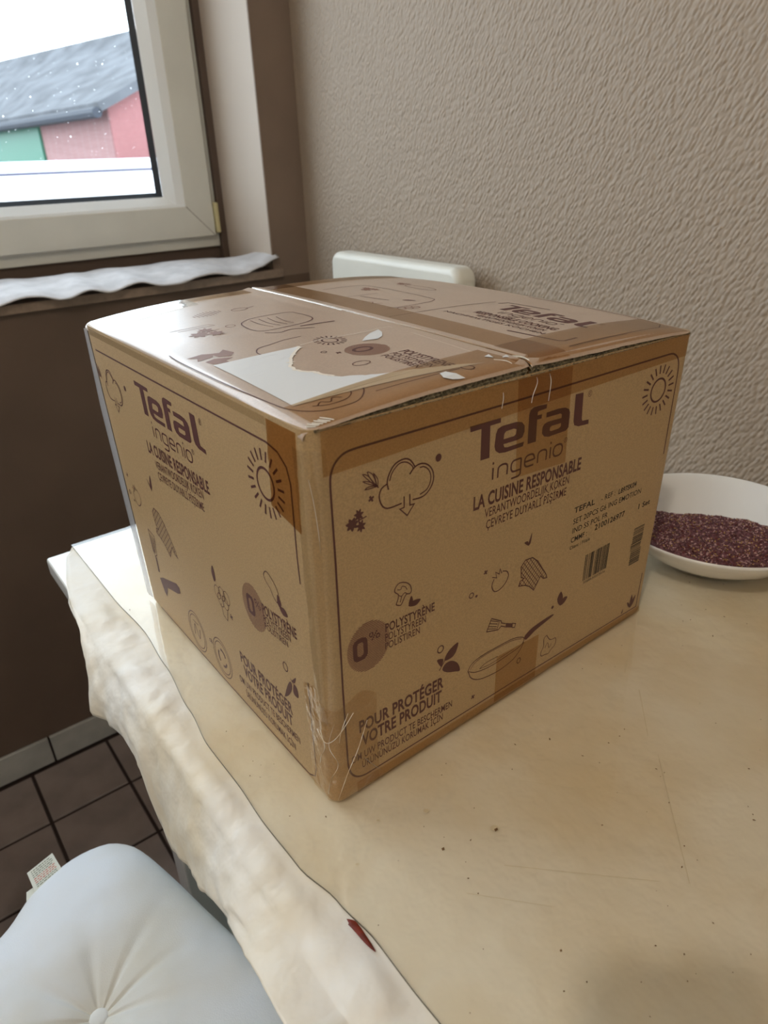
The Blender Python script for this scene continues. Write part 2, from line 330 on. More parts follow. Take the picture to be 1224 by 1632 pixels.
# ================================================================== TABLE
TX0, TX1, TY0, TY1 = 0.103, 0.800, -0.75, 0.768
tb = empty('dining_table', (0.45, 0.0, 0)); tag(tb, 'white dining table against the papered wall under the cream cloth', 'table')
boxo('tabletop', (TX0, TY0, T-0.026), (TX1, TY1, T-0.0042), WHITE, tb, bevel=0.003)
for lx, ly in ((0.135, 0.622), (0.72, 0.622), (0.135, -0.66), (0.72, -0.66)):
    boxo('leg', (lx, ly, 0), (lx+0.045, ly+0.045, T-0.026), WHITE, tb, bevel=0.003)
boxo('apron', (0.145, 0.60, T-0.09), (0.75, 0.618, T-0.026), WHITE, tb); boxo('apron', (0.145, -0.64, T-0.09), (0.75, -0.622, T-0.026), WHITE, tb)
boxo('apron', (0.150, -0.62, T-0.09), (0.168, 0.60, T-0.026), WHITE, tb); boxo('apron', (0.735, -0.62, T-0.09), (0.753, 0.60, T-0.026), WHITE, tb)
# storage box under the table
sbx = empty('storage_box', (0.32, 0.40, 0)); tag(sbx, 'grey green plastic storage box on the floor under the table', 'storage box')
SBM = mat('grey_green_plastic', (168, 184, 178), rough=0.3)
mb = MB()
x0, x1, y0, y1 = 0.150, 0.50, 0.16, 0.598
v = [(x0+.02, y0+.02, 0.001), (x1-.02, y0+.02, 0.001), (x1-.02, y1-.02, 0.001), (x0+.02, y1-.02, 0.001), (x0, y0, .54), (x1, y0, .54), (x1, y1, .54), (x0, y1, .54)]
mb.add(v, [(3, 2, 1, 0), (0, 1, 5, 4), (1, 2, 6, 5), (2, 3, 7, 6), (3, 0, 4, 7), (4, 5, 6, 7)]); mb.build('box_body', SBM, sbx, bevel=0.012, seg=3)
boxo('lid', (x0-.006, y0-.006, .541), (x1+.006, y1+.006, .562), SBM, sbx, bevel=0.005)
boxo('clip', (x0-.009, 0.34, .50), (x0-.002, 0.42, .556), PVCW, sbx, bevel=0.002)

# tablecloth: wrinkled, hanging over the left edge
EDGEX = [(.772, .133), (.631, .1335), (.557, .137), (.497, .133), (.433, .1265), (.387, .1215), (.341, .122), (.303, .1205), (.261, .1215), (.227, .1275), (.195, .131), (.162, .1305), (.141, .131), (-.55, .140)]
def edgex(y):
    for a, b in zip(EDGEX[:-1], EDGEX[1:]):
        if a[0] >= y >= b[0]:
            t = (a[0]-y)/(a[0]-b[0]); t = t*t*(3-2*t); return a[1]+(b[1]-a[1])*t
    return EDGEX[-1][1]
HEM = [(.133, .772, .7445), (.119, .746, .7435), (.106, .700, .7425), (.097, .653, .741), (.0925, .612, .737), (.086, .578, .722), (.070, .545, .690), (.081, .530, .690), (.0845, .500, .694), (.0845, .446, .693), (.084, .430, .663),
       (.082, .403, .648), (.080, .333, .685), (.077, .276, .715), (.073, .222, .735), (.070, .180, .742)]
HEMZ = []
def lerp_list(L, y):
    for a, b in zip(L[:-1], L[1:]):
        if a[1] >= y >= b[1]:
            t = (a[1]-y)/max(1e-9, a[1]-b[1]); return tuple(a[k]+(b[k]-a[k])*t for k in range(3))
    return L[-1] if y < L[-1][1] else L[0]
def hem(y):
    if y >= .18: return lerp_list(HEM, y)
    k = min(1, (.18-y)/.3); return (.070-.0*k, y, .742-0.075*k+0.008*math.sin(y*40))
def wr(x, y, s): return noise.fractal(Vector((x*s, y*s, 3.1)), 0.9, 2.0, 4)
cv = []; ny, nt0, nt1, nt2 = 330, 12, 24, 16
ys = [.772-(.772+.55)*i/(ny-1) for i in range(ny)]
for y in ys:
    h = hem(y)
    fold = min(.099, 9) if h[0] < .099 else h[0]+.001
    for j in range(nt0): cv.append((.800-(.800-.215)*j/nt0, y, T-.0035))
    for j in range(nt1):
        x = .215+(fold-.215)*j/(nt1-1)
        edge = smst(edgex(y)-.003, edgex(y)-.014, x)*smst(.775, .74, y)
        wz = edge*(0.0040*abs(wr(x*1.3, y, 30))+0.0042*max(0, noise.noise(Vector((x*14, y*30+x*25, 1.7)))))
        roll = -0.003*smst(.108, .099, x) if h[0] < .099 else 0
        cv.append((x, y, T-0.0040+0.0005+wz+roll))
    drop = h[0] < .099
    for j in range(1, nt2+1):
        t = j/nt2
        if drop:
            x = fold+(h[0]-fold)*t**1.1; z = (T-.0065)+(h[2]-(T-.0065))*t**1.0
            dpt = max(0.0, (T-h[2]))
            x -= (0.006*math.sin(t*math.pi)+0.0045*t*noise.noise(Vector((y*28, t*1.5, 5))) + .002*noise.noise(Vector((y*80, t*5, 9))))*min(1, dpt/.03)
            yy = y+0.004*t*noise.noise(Vector((y*50, 2, t)))*min(1, dpt/.03)
            cv.append((x, yy, z))
        else: cv.append((fold-(fold-h[0])*t, y, T-0.0033-.0002*t))
cloth = mesh_obj('tablecloth', cv, [q for q in grid_faces(ny, nt0+nt1+nt2)], CLOTH, smooth=True)
bm = bmesh.new(); bm.from_mesh(cloth.data); bmesh.ops.recalc_face_normals(bm, faces=bm.faces)
if sum(f.normal.z for f in bm.faces) < 0: bmesh.ops.reverse_faces(bm, faces=bm.faces)
bm.to_mesh(cloth.data); bm.free()
for p in cloth.data.polygons: p.use_smooth = True
sol = cloth.modifiers.new('thick', 'SOLIDIFY'); sol.thickness = 0.0007; sol.offset = -1
tag(cloth, 'wrinkled cream cloth spread on the table and hanging over its left edge', 'tablecloth')

# clear thick vinyl sheet over the cloth
VIN = film('clear_vinyl_sheet', (251, 247, 236), rough=0.07, gloss=1.0, bump=0.08, bscale=26, bdist=0.003, milk=0.10)
VEDGE = mat('vinyl_cut_edge', (104, 98, 82), rough=0.3)  # dark cut edge, with the contact shadow along it put into the colour
vv = []; nyv, nxv = 220, 60
for i in range(nyv):
    y = .772-(.772+.55)*i/(nyv-1); ex = edgex(y)
    for j in range(nxv):
        t = j/(nxv-1); x = ex+(.802-ex)*t**1.4
        z = T+.0002*noise.noise(Vector((x*30, y*30, 0)))-0.0002
        vv.append((x, y, z))
vin = mesh_obj('vinyl_table_cover', vv, grid_faces(nyv, nxv), VIN, smooth=True)
ev = []
for i in range(nyv):
    y = .772-(.772+.55)*i/(nyv-1); ex = edgex(y)
    ev += [(ex, y, T-.0002), (ex-.0003, y, T-.0014)]
bm = bmesh.new(); bm.from_mesh(vin.data)
if sum(f.normal.z for f in bm.faces) < 0: bmesh.ops.reverse_faces(bm, faces=bm.faces)
bm.to_mesh(vin.data); bm.free()
eo = mesh_obj('cut_edge', ev, grid_faces(nyv, 2), VEDGE, vin)
tag(vin, 'glossy see-through vinyl sheet lying over the cream tablecloth', 'table cover')

# dried red smear on the cloth beside the vinyl edge
def blob(name, pts, z, m, h=0.0006, parent=None):
    n = len(pts); c = (sum(p[0] for p in pts)/n, sum(p[1] for p in pts)/n)
    inner = [((p[0]-c[0])*.75+c[0], (p[1]-c[1])*.75+c[1]) for p in pts]
    v = [(p[0], p[1], z) for p in pts]+[(p[0], p[1], z+h) for p in inner]
    f = [(i, (i+1) % n, n+(i+1) % n, n+i) for i in range(n)]+[tuple(range(n, 2*n))]
    return mesh_obj(name, v, f, m, parent, smooth=True)
ST = mat('dried_red_sauce', (128, 44, 24), rough=0.45, var=0.35, vscale=160)
s = blob('red_stain', [(.1256, .2160), (.1268, .2148), (.1278, .2135), (.1287, .2120), (.1290, .2098), (.1289, .2072), (.1288, .2040), (.1284, .1995), (.1281, .1950), (.1276, .1912), (.1270, .1909), (.1262, .1940), (.1256, .1975), (.1252, .2020), (.1250, .2060), (.1247, .2100), (.1243, .2128), (.1250, .2130)], T-.0012, ST, .0004)
tag(s, 'dark red dried smear on the cloth beside the vinyl edge', 'stain')
# crumbs
cr = MB(); rs = random.Random(11)
def crumb(x, y, z, r, e=1.0, a=0.0):
    v = []
    for dx, dy, dz in ((1, 0, 0), (0, 1, 0), (-1, 0, 0), (0, -1, 0), (0, 0, .6), (0, 0, -.1)):
        px_, py_ = dx*r*e, dy*r; v.append((x+px_*math.cos(a)-py_*math.sin(a)+rs.uniform(-.2, .2)*r, y+px_*math.sin(a)+py_*math.cos(a)+rs.uniform(-.2, .2)*r, z+dz*r))
    return v, [(0, 1, 4), (1, 2, 4), (2, 3, 4), (3, 0, 4), (1, 0, 5), (2, 1, 5), (3, 2, 5), (0, 3, 5)]
for k in range(330):
    x = rs.uniform(.125, .62); y = rs.uniform(-.05, .62)
    if .155 < x < .515 and .27 < y < .64: continue
    if x < edgex(y)+.002: continue
    cr.add(*crumb(x, y, T+.0002, rs.uniform(.0002, .0006), rs.choice([1, 1, 1.5, 2.5]), rs.uniform(0, 3)), mi=0)
for x, y, r in ((.233, .203, .0013), (.1975, .2140, .0012), (.205, .128, .0008)):
    cr.add(*crumb(x, y, T+.0002, r, 1.2, .5), mi=0)
o = cr.build('crumbs', mat('brown_crumbs', (112, 84, 52), rough=0.8)); tag(o, 'scattered tiny brown crumbs on the vinyl table cover', 'crumbs', kind='stuff')
stn = MB()
def flat_spot(mbx, x, y, r, e=1.0, a=0.0, z=T+.00015, n=9):
    mbx.add([(x+r*e*math.cos(t)*math.cos(a)-r*math.sin(t)*math.sin(a), y+r*e*math.cos(t)*math.sin(a)+r*math.sin(t)*math.cos(a), z) for t in [i*2*math.pi/n for i in range(n)]], [tuple(range(n))])
for x, y, r, e in ((.2330, .2045, .0022, 1.3), (.2080, .2420, .0015, 1.3), (.1790, .2560, .0008, 1.5), (.1500, .2390, .0010, 1.2)):
    flat_spot(stn, x, y, r, e, -.6)
for x, y, l, a, w_ in ((.395, .205, .05, .72, .00022), (.33, .14, .10, .75, .00018), (.25, .15, .09, -.8, .00016), (.43, .245, .018, .5, .0003), (.205, .165, .05, -.85, .00014), (.30, .19, .08, -.85, .00012)):  # vinyl creases drawn as thin flat lines, their shade put into the colour
    dx, dy = math.cos(a)*l/2, math.sin(a)*l/2; nx_, ny_ = -math.sin(a)*w_, math.cos(a)*w_
    stn.add([(x-dx-nx_, y-dy-ny_, T+.00012), (x+dx-nx_, y+dy-ny_, T+.00012), (x+dx+nx_, y+dy+ny_, T+.00012), (x-dx+nx_, y-dy+ny_, T+.00012)], [(0, 1, 2, 3)])
o = stn.build('crease_and_spot', mat('crease_and_drip', (204, 190, 160), rough=0.4), None); o.parent = vin; o['kind'] = 'stuff'

# ================================================================== CARDBOARD BOX
KC = dict(nb=(0.163, 0.282, 0.7452), nt=(0.1634, 0.2791, 1.0101), lt=(0.1607, 0.6185, 1.0123), lb=(0.163, 0.603, 0.7452),
          rt=(0.5046, 0.276, 1.0048), rb=(0.509, 0.284, 0.7452), bt=(0.4971, 0.6231, 1.01), bb=(0.502, 0.6191, 0.7452))
KC = {k: np.array(v) for k, v in KC.items()}
AM, HM = 340.0, 261.0
def Wp(x, y, z):
    a, b, c = x/AM, y/AM, z/HM
    return (KC['nb']*(1-a)*(1-b)*(1-c)+KC['rb']*a*(1-b)*(1-c)+KC['lb']*(1-a)*b*(1-c)+KC['bb']*a*b*(1-c)
            + KC['nt']*(1-a)*(1-b)*c+KC['rt']*a*(1-b)*c+KC['lt']*(1-a)*b*c+KC['bt']*a*b*c)
def wf(t): t = min(1, max(0, t)); return 1-abs(2*t-1)**3
def Bf(u, v): return math.hypot(.005*wf(v), .0085*wf(u))
def roll(x, y):                            # the front lip of the flaps is crushed down a little
    return (3.0+1.6*smst(150, 230, x))*wf(x/AM)*max(0.0, 1-(max(y, -1)+1)/9)**2/1000
def Sp(x, y, o=0.0):
    p = Wp(x, y, HM); o -= roll(x, y)*1000; return Vector((p[0], p[1], p[2]+Bf(x/AM, y/AM)+o/1000))
RC = 8.0
def PER(s, z, o=0.0):
    """the two visible walls wrapped round the near corner: s>0 along the right face, s<0 along the left face, o mm outwards"""
    if s >= RC: q = Wp(s, -o, z)
    elif s <= -RC: q = Wp(-o, -s, z)
    else:
        a = (s+RC)/(2*RC)*math.pi/2      # 0 = left face, pi/2 = right face
        q = Wp(RC-(RC+o)*math.cos(a), RC-(RC+o)*math.sin(a), z)
    return Vector(q)
def FR(x, y, o=0.12): return PER(x, y, o)
def FL(x, y, o=0.12): return PER(x-AM, y, o)
def FT(x, y, o=0.12): return Sp(x, y, o)

cb = empty('cardboard_box', (0.335, 0.45, T)); tag(cb, 'large brown cardboard box with maroon print, taped and battered, standing on the table', 'box')
OFFB = Vector(cb.location)
def part(name, verts, faces, m, smooth=False, parent=cb, off=OFFB):
    vc = Vector((.334, .45, .87)); ff = []
    for q in faces:                       # every face looks away from the middle of the box
        a, b, c = Vector(verts[q[0]]), Vector(verts[q[1]]), Vector(verts[q[2]])
        ff.append(tuple(q) if (b-a).cross(c-b).dot(a-vc) >= 0 else tuple(q[::-1]))
    faces = ff
    return mesh_obj(name, [Vector(v)-off for v in verts], faces, m, parent, smooth)
# body: perimeter with rounded corners, many levels
per = []
def arc(cx, cy, a0, n=6): return [(cx+RC*math.cos(math.radians(a0+90*i/n)), cy+RC*math.sin(math.radians(a0+90*i/n))) for i in range(n+1)]
per += arc(RC, RC, 180)+[(x, 0) for x in np.linspace(24, AM-24, 18)]+arc(AM-RC, RC, 270)+[(AM, y) for y in np.linspace(24, AM-24, 18)]+arc(AM-RC, AM-RC, 0)+[(x, AM) for x in np.linspace(AM-24, 24, 18)]+arc(RC, AM-RC, 90)+[(0, y) for y in np.linspace(AM-24, 24, 18)]
lev = [0.3, 1.2, 3, 8, 30, 80, 130, 180, 220, 245, 255, HM]
bv = []
for x, y in per:
    for z in lev:
        ins = 2.0*(1-min(1, z/3.0))**2*1.0
        dx = (AM/2-x)/(AM/2)*ins; dy = (AM/2-y)/(AM/2)*ins
        bv.append(Wp(x+dx, y+dy, z))
bf = grid_faces(len(per), len(lev), True)
bf.append(tuple(i*len(lev) for i in range(len(per)))[::-1])
bf.append(tuple(i*len(lev)+len(lev)-1 for i in range(len(per))))
part('carton_body', bv, bf, KRAFT, smooth=True)
bpy.data.objects['carton_body'].modifiers.new('es', 'EDGE_SPLIT').split_angle = math.radians(50)

# flaps: profile across x, swept along y; front edge shows the corrugation
SEAM = 159.5
def jag(x): return 0.9*noise.noise(Vector((x*.16, 2.2, 0)))+0.5*noise.noise(Vector((x*.5, 4.2, 0)))
def flap(side):
    prof = []
    r = 5.0
    if side == 'L':
        for i in range(7):
            a = math.pi/2*i/6; prof.append((r-r*math.cos(a), -(r-r*math.sin(a))))
        prof += [(x, 0) for x in np.linspace(9, SEAM-3, 22)]+[(SEAM-1.6, -.3), (SEAM-.8, -1.4)]
    else:
        prof += [(SEAM+.8, -1.4), (SEAM+1.6, -.3)]+[(x, 0) for x in np.linspace(SEAM+4, AM-9, 24)]
        for i in range(7):
            a = math.pi/2*(1-i/6); prof.append((AM-r+r*math.cos(a), -(r-r*math.sin(a))))
    yl = [-1.2, -.6, .8, 3]+list(np.linspace(10, AM-8, 34))+[AM-3, AM-.5, AM+.6]
    v = []
    for x, dz in prof:
        for y in yl:
            je = jag(x) if y < 3 else 0
            dz2 = dz-(0.9 if y == -1.2 else 0.3 if y == -.6 else 0)
            ridge = 1.4*math.exp(-((x-SEAM)/7)**2)*(0.6+0.8*(y/AM))
            cre = -1.0*math.exp(-((y-(176+0.20*(SEAM-x)))/1.6)**2)*(1 if side == 'L' and x < 150 else 0)   # dent line across the left flap
            cy_ = max(0, 1-x/10, 1-(AM-x)/10)*max(0, 1-max(0, y)/8)*4.5
            v.append(Sp(min(max(x, 0), AM), y+je*.7+cy_, dz2+ridge+cre))
    return v, grid_faces(len(prof), len(yl)), len(prof), yl
for side in 'LR':
    v, f, npf, yl = flap(side)
    fp = part('carton_flap', v, f, KRAFT2, smooth=True)
    # corrugated edge under the front lip: two fluted layers between paper liners
    ev, ef = [], []
    xs = np.arange(5 if side == 'L' else SEAM+1, SEAM-1 if side == 'L' else AM-4, 1.0)
    rows = 9
    for x in xs:
        top = Sp(x, 0, -.6); bot = Vector(Wp(x, 0, HM)); bot.z -= .0012
        for k in range(rows):
            t = k/(rows-1); p = top.lerp(bot, t)
            o = 0.35 if k in (0, 4, 8) else -1.3+1.3*(0.5+0.5*math.sin(x*1.9+(1.6 if k > 4 else 0)+k))
            o += .7*noise.noise(Vector((x*.4, k*1.7, 7)))
            q = Wp(x, -o, HM); ev.append(Vector((q[0], q[1], p.z)))
    ef = grid_faces(len(xs), rows)
    part('corrugated_edge', ev, ef, EDGE, parent=fp, smooth=False, off=OFFB)

# ------------------------------------------------------------ printing
def ribbon(pts, w, closed=False):
    P = [Vector((p[0], p[1])) for p in pts]; n = len(P); L, R_ = [], []
    for i in range(n):
        a = P[(i-1) % n] if (closed or i > 0) else P[i]; b = P[(i+1) % n] if (closed or i < n-1) else P[i]
        d1 = (P[i]-a); d2 = (b-P[i]); d1 = d1.normalized() if d1.length > 1e-6 else Vector((0, 0)); d2 = d2.normalized() if d2.length > 1e-6 else Vector((0, 0))
        d = (d1+d2); d = d.normalized() if d.length > 1e-6 else (d2 if d2.length else d1)
        nn = Vector((-d.y, d.x)); c = max(.5, nn.dot(Vector((-d1.y, d1.x))) if d1.length > .5 else 1)
        L.append(P[i]+nn*w/2/c); R_.append(P[i]-nn*w/2/c)
    v = [x for pr in zip(L, R_) for x in pr]
    f = [(2*i, 2*((i+1) % n), 2*((i+1) % n)+1, 2*i+1) for i in range(n if closed else n-1)]
    return v, f
def smooth_pts(pts, closed=False, k=6):
    P = [Vector((p[0], p[1])) for p in pts]; n = len(P); out = []
    for i in range(n if closed else n-1):
        g = (lambda q: P[q % n]) if closed else (lambda q: P[min(max(q, 0), n-1)])
        p0, p1, p2, p3 = g(i-1), g(i), g(i+1), g(i+2)
        for j in range(k):
            t = j/k; out.append(.5*((2*p1)+(p2-p0)*t+(2*p0-5*p1+4*p2-p3)*t*t+(3*p1-p0-3*p2+p3)*t**3))
    if not closed: out.append(P[-1])
    return out
class Print:
    def __init__(s, face): s.face = face; s.v = []; s.f = []
    def raw(s, v, f):
        n = len(s.v); s.v += [(p[0], p[1]) for p in v]; s.f += [tuple(i+n for i in q) for q in f]
    def line(s, pts, w=0.9, closed=False, smooth=False):
        if smooth: pts = smooth_pts(pts, closed)
        else:
            q = []
            m_ = len(pts)
            for i in range(m_ if closed else m_-1):
                a, b = Vector(pts[i][:2]), Vector(pts[(i+1) % m_][:2]); k = max(1, int((b-a).length/12))
                q += [a.lerp(b, j/k) for j in range(k)]
            if not closed: q.append(Vector(pts[-1][:2]))
            pts = q
        s.raw(*ribbon(pts, w, closed))
    def fill(s, outer, holes=()):
        loops = [[Vector((p[0], p[1], 0)) for p in l] for l in (outer, *holes)]
        flat = [p for l in loops for p in l]; s.raw(flat, tessellate_polygon(loops))
    def disc(s, x, y, rx, ry=None, n=20): ry = ry or rx; s.fill([(x+rx*math.cos(i*2*math.pi/n), y+ry*math.sin(i*2*math.pi/n)) for i in range(n)])
    def ring(s, x, y, rx, ry=None, w=.8, n=28): ry = ry or rx; s.line([(x+rx*math.cos(i*2*math.pi/n), y+ry*math.sin(i*2*math.pi/n)) for i in range(n)], w, True)
    def plus(s, x, y, r=2, w=1.3, a=.5): s.line([(x-r*math.cos(a), y-r*math.sin(a)), (x+r*math.cos(a), y+r*math.sin(a))], w); s.line([(x+r*math.sin(a), y-r*math.cos(a)), (x-r*math.sin(a), y+r*math.cos(a))], w)
    def leaf(s, pts): s.fill(smooth_pts(pts, True, 4))
    def build(s, name, m=INK, o=0.12):
        return part(name, [s.face(x, y, o) for x, y in s.v], s.f, m)
_h = {}
def text_geo(t, bold=0.0):
    key = (t, bold)
    if key in _h: return _h[key]
    c = bpy.data.curves.new('t', 'FONT'); c.body = t; c.size = 1.0; c.offset = bold; c.resolution_u = 3; c.space_character = 1.04
    o = bpy.data.objects.new('t', c); COL.objects.link(o); bpy.context.view_layer.update()
    dg = bpy.context.evaluated_depsgraph_get(); me = bpy.data.meshes.new_from_object(o.evaluated_get(dg))
    V = [tuple(v.co[:2]) for v in me.vertices]; F = [tuple(p.vertices) for p in me.polygons]
    bpy.data.objects.remove(o); bpy.data.curves.remove(c); bpy.data.meshes.remove(me)
    _h[key] = (V, F); return V, F
_capv = [p[1] for p in text_geo('H')[0]]; CAPH = max(_capv)-min(_capv); BASE0 = min(_capv)
def text(P_, t, x, y, w, cap, bold=0.0, x2=None, y2=None):
    """t set from x to x+w on the baseline y with capitals cap mm high; y2 = baseline height at the end"""
    V, F = text_geo(t, bold); xs = [v[0] for v in V]; mn, mx = min(xs), max(xs); sy = cap/CAPH
    P_.raw([(x+(v[0]-mn)/(mx-mn)*w, y+((y2-y)*(v[0]-mn)/(mx-mn) if y2 is not None else 0)+(v[1]-BASE0)*sy) for v in V], F)
# the brand lettering
G_T = [(111.1, 238.4), (136.9, 238.0), (136.9, 235.0), (128.0, 235.0), (128.5, 213.9), (120.7, 214.1), (120.5, 234.7), (111.5, 234.7)]
G_e = [(159.3, 216.9), (144.3, 216.9), (141.4, 217.5), (140.3, 219.9), (152.7, 219.6), (157.3, 220.3), (159.0, 223.7), (158.7, 227.9), (156.1, 230.8), (150.9, 232.2), (138.3, 232.4), (134.6, 231.4), (133.2, 228.5), (132.4, 220.5), (133.5, 217.3), (136.9, 214.8), (142.6, 213.9), (158.5, 213.9)]
G_eh = [(140.2, 223.2), (140.6, 226.7), (142.0, 228.1), (148.7, 228.2), (151.4, 227.2), (151.1, 224.1), (149.6, 223.1)]
G_f = [(162.7, 214.2), (162.2, 234.2), (163.2, 237.0), (166.2, 238.4), (170.9, 238.4), (178.6, 237.8), (178.4, 235.0), (171.4, 234.8), (170.2, 234.3), (170.2, 232.1), (174.5, 231.9), (174.3, 229.1), (170.2, 229.3), (170.7, 214.0)]
G_a = [(178.8, 232.0), (190.5, 232.2), (197.4, 231.4), (201.5, 229.4), (202.8, 226.7), (202.8, 216.3), (200.2, 214.5), (183.0, 214.3), (178.3, 215.7), (176.0, 218.4), (176.1, 222.7), (177.7, 224.6), (181.4, 225.3), (194.5, 224.8), (194.4, 227.4), (192.8, 228.3), (179.0, 228.6)]
G_ah = [(183.5, 218.5), (183.5, 220.5), (184.8, 221.4), (194.4, 221.3), (194.6, 219.1), (192.7, 217.9), (185.3, 217.8)]
G_l = [(206.7, 238.5), (214.8, 238.2), (216.1, 219.3), (217.0, 217.6), (223.9, 217.0), (224.2, 213.7), (213.3, 214.4), (208.7, 216.3), (207.4, 219.3)]
def logo(P_, tr):
    m_ = lambda L: [tr(x, y) for x, y in L]
    P_.fill(m_(G_T)); P_.fill(m_(G_e), [m_(G_eh)]); P_.fill(m_(G_f)); P_.fill(m_(G_a), [m_(G_ah)]); P_.fill(m_(G_l))
    c = tr(222, 236); P_.line([tr(222+1.9*math.cos(i*.449), 236+2.2*math.sin(i*.449)) for i in range(14)], .35, True)
    P_.line(m_([(221.3, 234.8), (221.3, 237.2), (222.5, 237.2), (222.5, 236.1), (221.4, 236.0), (222.8, 234.8)]), .3)
def ingenio(P_, tr, w=1.35):
    L = []
    def n(x): L.append([(x, 0), (x, 5.6), (x+1, 7.3), (x+3, 8), (x+5.4, 8), (x+7.4, 7.3), (x+8.4, 5.6), (x+8.4, 0)])
    def o_(x): return [(x+3, 0), (x+1, .8), (x, 2.6), (x, 5.4), (x+1, 7.2), (x+3, 8), (x+6, 8), (x+8, 7.2), (x+9, 5.4), (x+9, 2.6), (x+8, .8), (x+6, 0)]
    L.append([(0, 0), (0, 8)]); n(4.6)
    g = 16.6; L.append([(g+9, 7.9), (g+3, 7.9), (g+1, 7.1), (g, 5.4), (g, 2.7), (g+1, .9), (g+3, .2), (g+9, .2)]); L.append([(g+9, 7.9), (g+9, -2), (g+8, -3.6), (g+6, -4.2), (g+.6, -4.2)])
    e = 29.2; L.append([(e+8.6, .1), (e+3, .1), (e+1, .9), (e, 2.7), (e, 5.4), (e+1, 7.2), (e+3, 8), (e+6, 8), (e+8, 7.2), (e+9, 5.2), (e+8.6, 4.0), (e, 4.0)])
    n(41.8); L.append([(54.0, 0), (54.0, 8)])
    for l in L: P_.line([tr(*q) for q in smooth_pts(l, False, 3)] if len(l) > 4 else [tr(*q) for q in l], w)
    P_.line([tr(*q) for q in o_(57.2)], w, True)
    for x in (0, 54.0): P_.line([tr(x, 10.2), tr(x, 11.8)], w)
    P_.line([tr(69.2+1.7*math.cos(i*.524), 9.4+1.7*math.sin(i*.524)) for i in range(12)], .35, True)
    P_.line([tr(68.7, 8.4), tr(68.7, 10.3), tr(69.8, 10.2), tr(69.7, 9.4), tr(68.8, 9.4), tr(69.9, 8.4)], .28)
def sun(P_, x, y, r, r1, r2, sx=1.0, sy=1.0, n=20, w=1.6):
    P_.ring(x, y, r*sx, r*sy, w=w*1.05)
    for i in range(n):
        a = i*2*math.pi/n+.1; P_.line([(x+r1*sx*math.cos(a), y+r1*sy*math.sin(a)), (x+r2*sx*math.cos(a), y+r2*sy*math.sin(a))], w)
def rrect_pts(x0, y0, x1, y1, r, n=7):
    out = []
    for cx, cy, a0 in ((x1-r, y1-r, 0), (x0+r, y1-r, 90), (x0+r, y0+r, 180), (x1-r, y0+r, 270)):
        out += [(cx+r*math.cos(math.radians(a0+90*i/n)), cy+r*math.sin(math.radians(a0+90*i/n))) for i in range(n+1)]
    return out
def cloud(P_, tr, w=.95):
    S_ = lambda L: [tr(*q) for q in smooth_pts(L, False, 5)]
    P_.line(S_([(50.0, 215.7), (49.2, 220.5), (50.7, 225.0), (54.8, 229.8), (61.2, 231.2), (65.7, 229.3), (69.1, 224.4)]), w)
    P_.line(S_([(50.9, 220.8), (52.9, 225.4), (57.3, 229.1), (61.5, 229.3), (65.0, 227.5), (67.7, 224.0), (65.2, 220.8)]), w*.8)
    P_.line(S_([(65.2, 220.8), (67.7, 223.4), (71.6, 225.1), (76.3, 224.4), (80.5, 221.2), (82.9, 216.2), (82.4, 210.5), (78.6, 205.7), (73.8, 203.9), (67.2, 204.3)]), w)
    P_.line(S_([(72.6, 222.9), (75.7, 222.6), (79.1, 219.9), (80.9, 215.6), (80.3, 211.1), (77.6, 207.5), (72.6, 206.0)]), w*.8)
    P_.line(S_([(48.9, 219.5), (45.2, 217.8), (43.5, 213.9), (44.4, 209.1), (46.8, 205.7), (50.6, 204.3), (59.2, 204.5)]), w)
    P_.line([tr(*q) for q in [(61.0, 208.3), (60.9, 201.3), (57.8, 201.2), (63.1, 195.4), (68.5, 201.3), (65.2, 201.4), (65.2, 208.6)]], w*.9)
def sprig(P_, tr):
    for l in ([(29.3, 206.7), 2.6, 3.2], [(24.6, 202.4), 3.6, 3.6], [(30.4, 199.6), 2.6, 3.2]):
        (cx, cy), rx, ry = l; n = 28
        P_.fill([tr(cx+(rx+.9*math.sin(i*2*math.pi/n*7))*math.cos(i*2*math.pi/n), cy+(ry+.9*math.sin(i*2*math.pi/n*7))*math.sin(i*2*math.pi/n)) for i in range(n)])
    P_.line([tr(26, 202.5), tr(30, 203.6), tr(34.5, 204.4)], .8)
def olive(P_, tr):
    for l in ([(42.2, 219.8), (36.7, 225.3), (33.0, 229.7), (36.5, 227.9), (39.9, 223.2)], [(41.9, 220.4), (39.0, 224.0), (36.0, 230.2), (39.2, 228.3), (41.1, 224.0)], [(42.2, 220.3), (41.2, 225.0), (40.0, 228.6), (42.7, 224.6), (42.9, 221.2)],
              [(41.9, 220.7), (37.5, 222.6), (32.8, 225.6), (36.9, 224.4), (41.1, 221.8)], [(42.2, 220.2), (38.6, 220.1), (34.1, 220.5), (36.8, 221.4), (41.3, 220.6)]):
        P_.line([tr(*q) for q in smooth_pts(l, True, 3)], .6, True)
    P_.line([tr(39.9, 222.7), tr(43.3, 219.0)], .7)
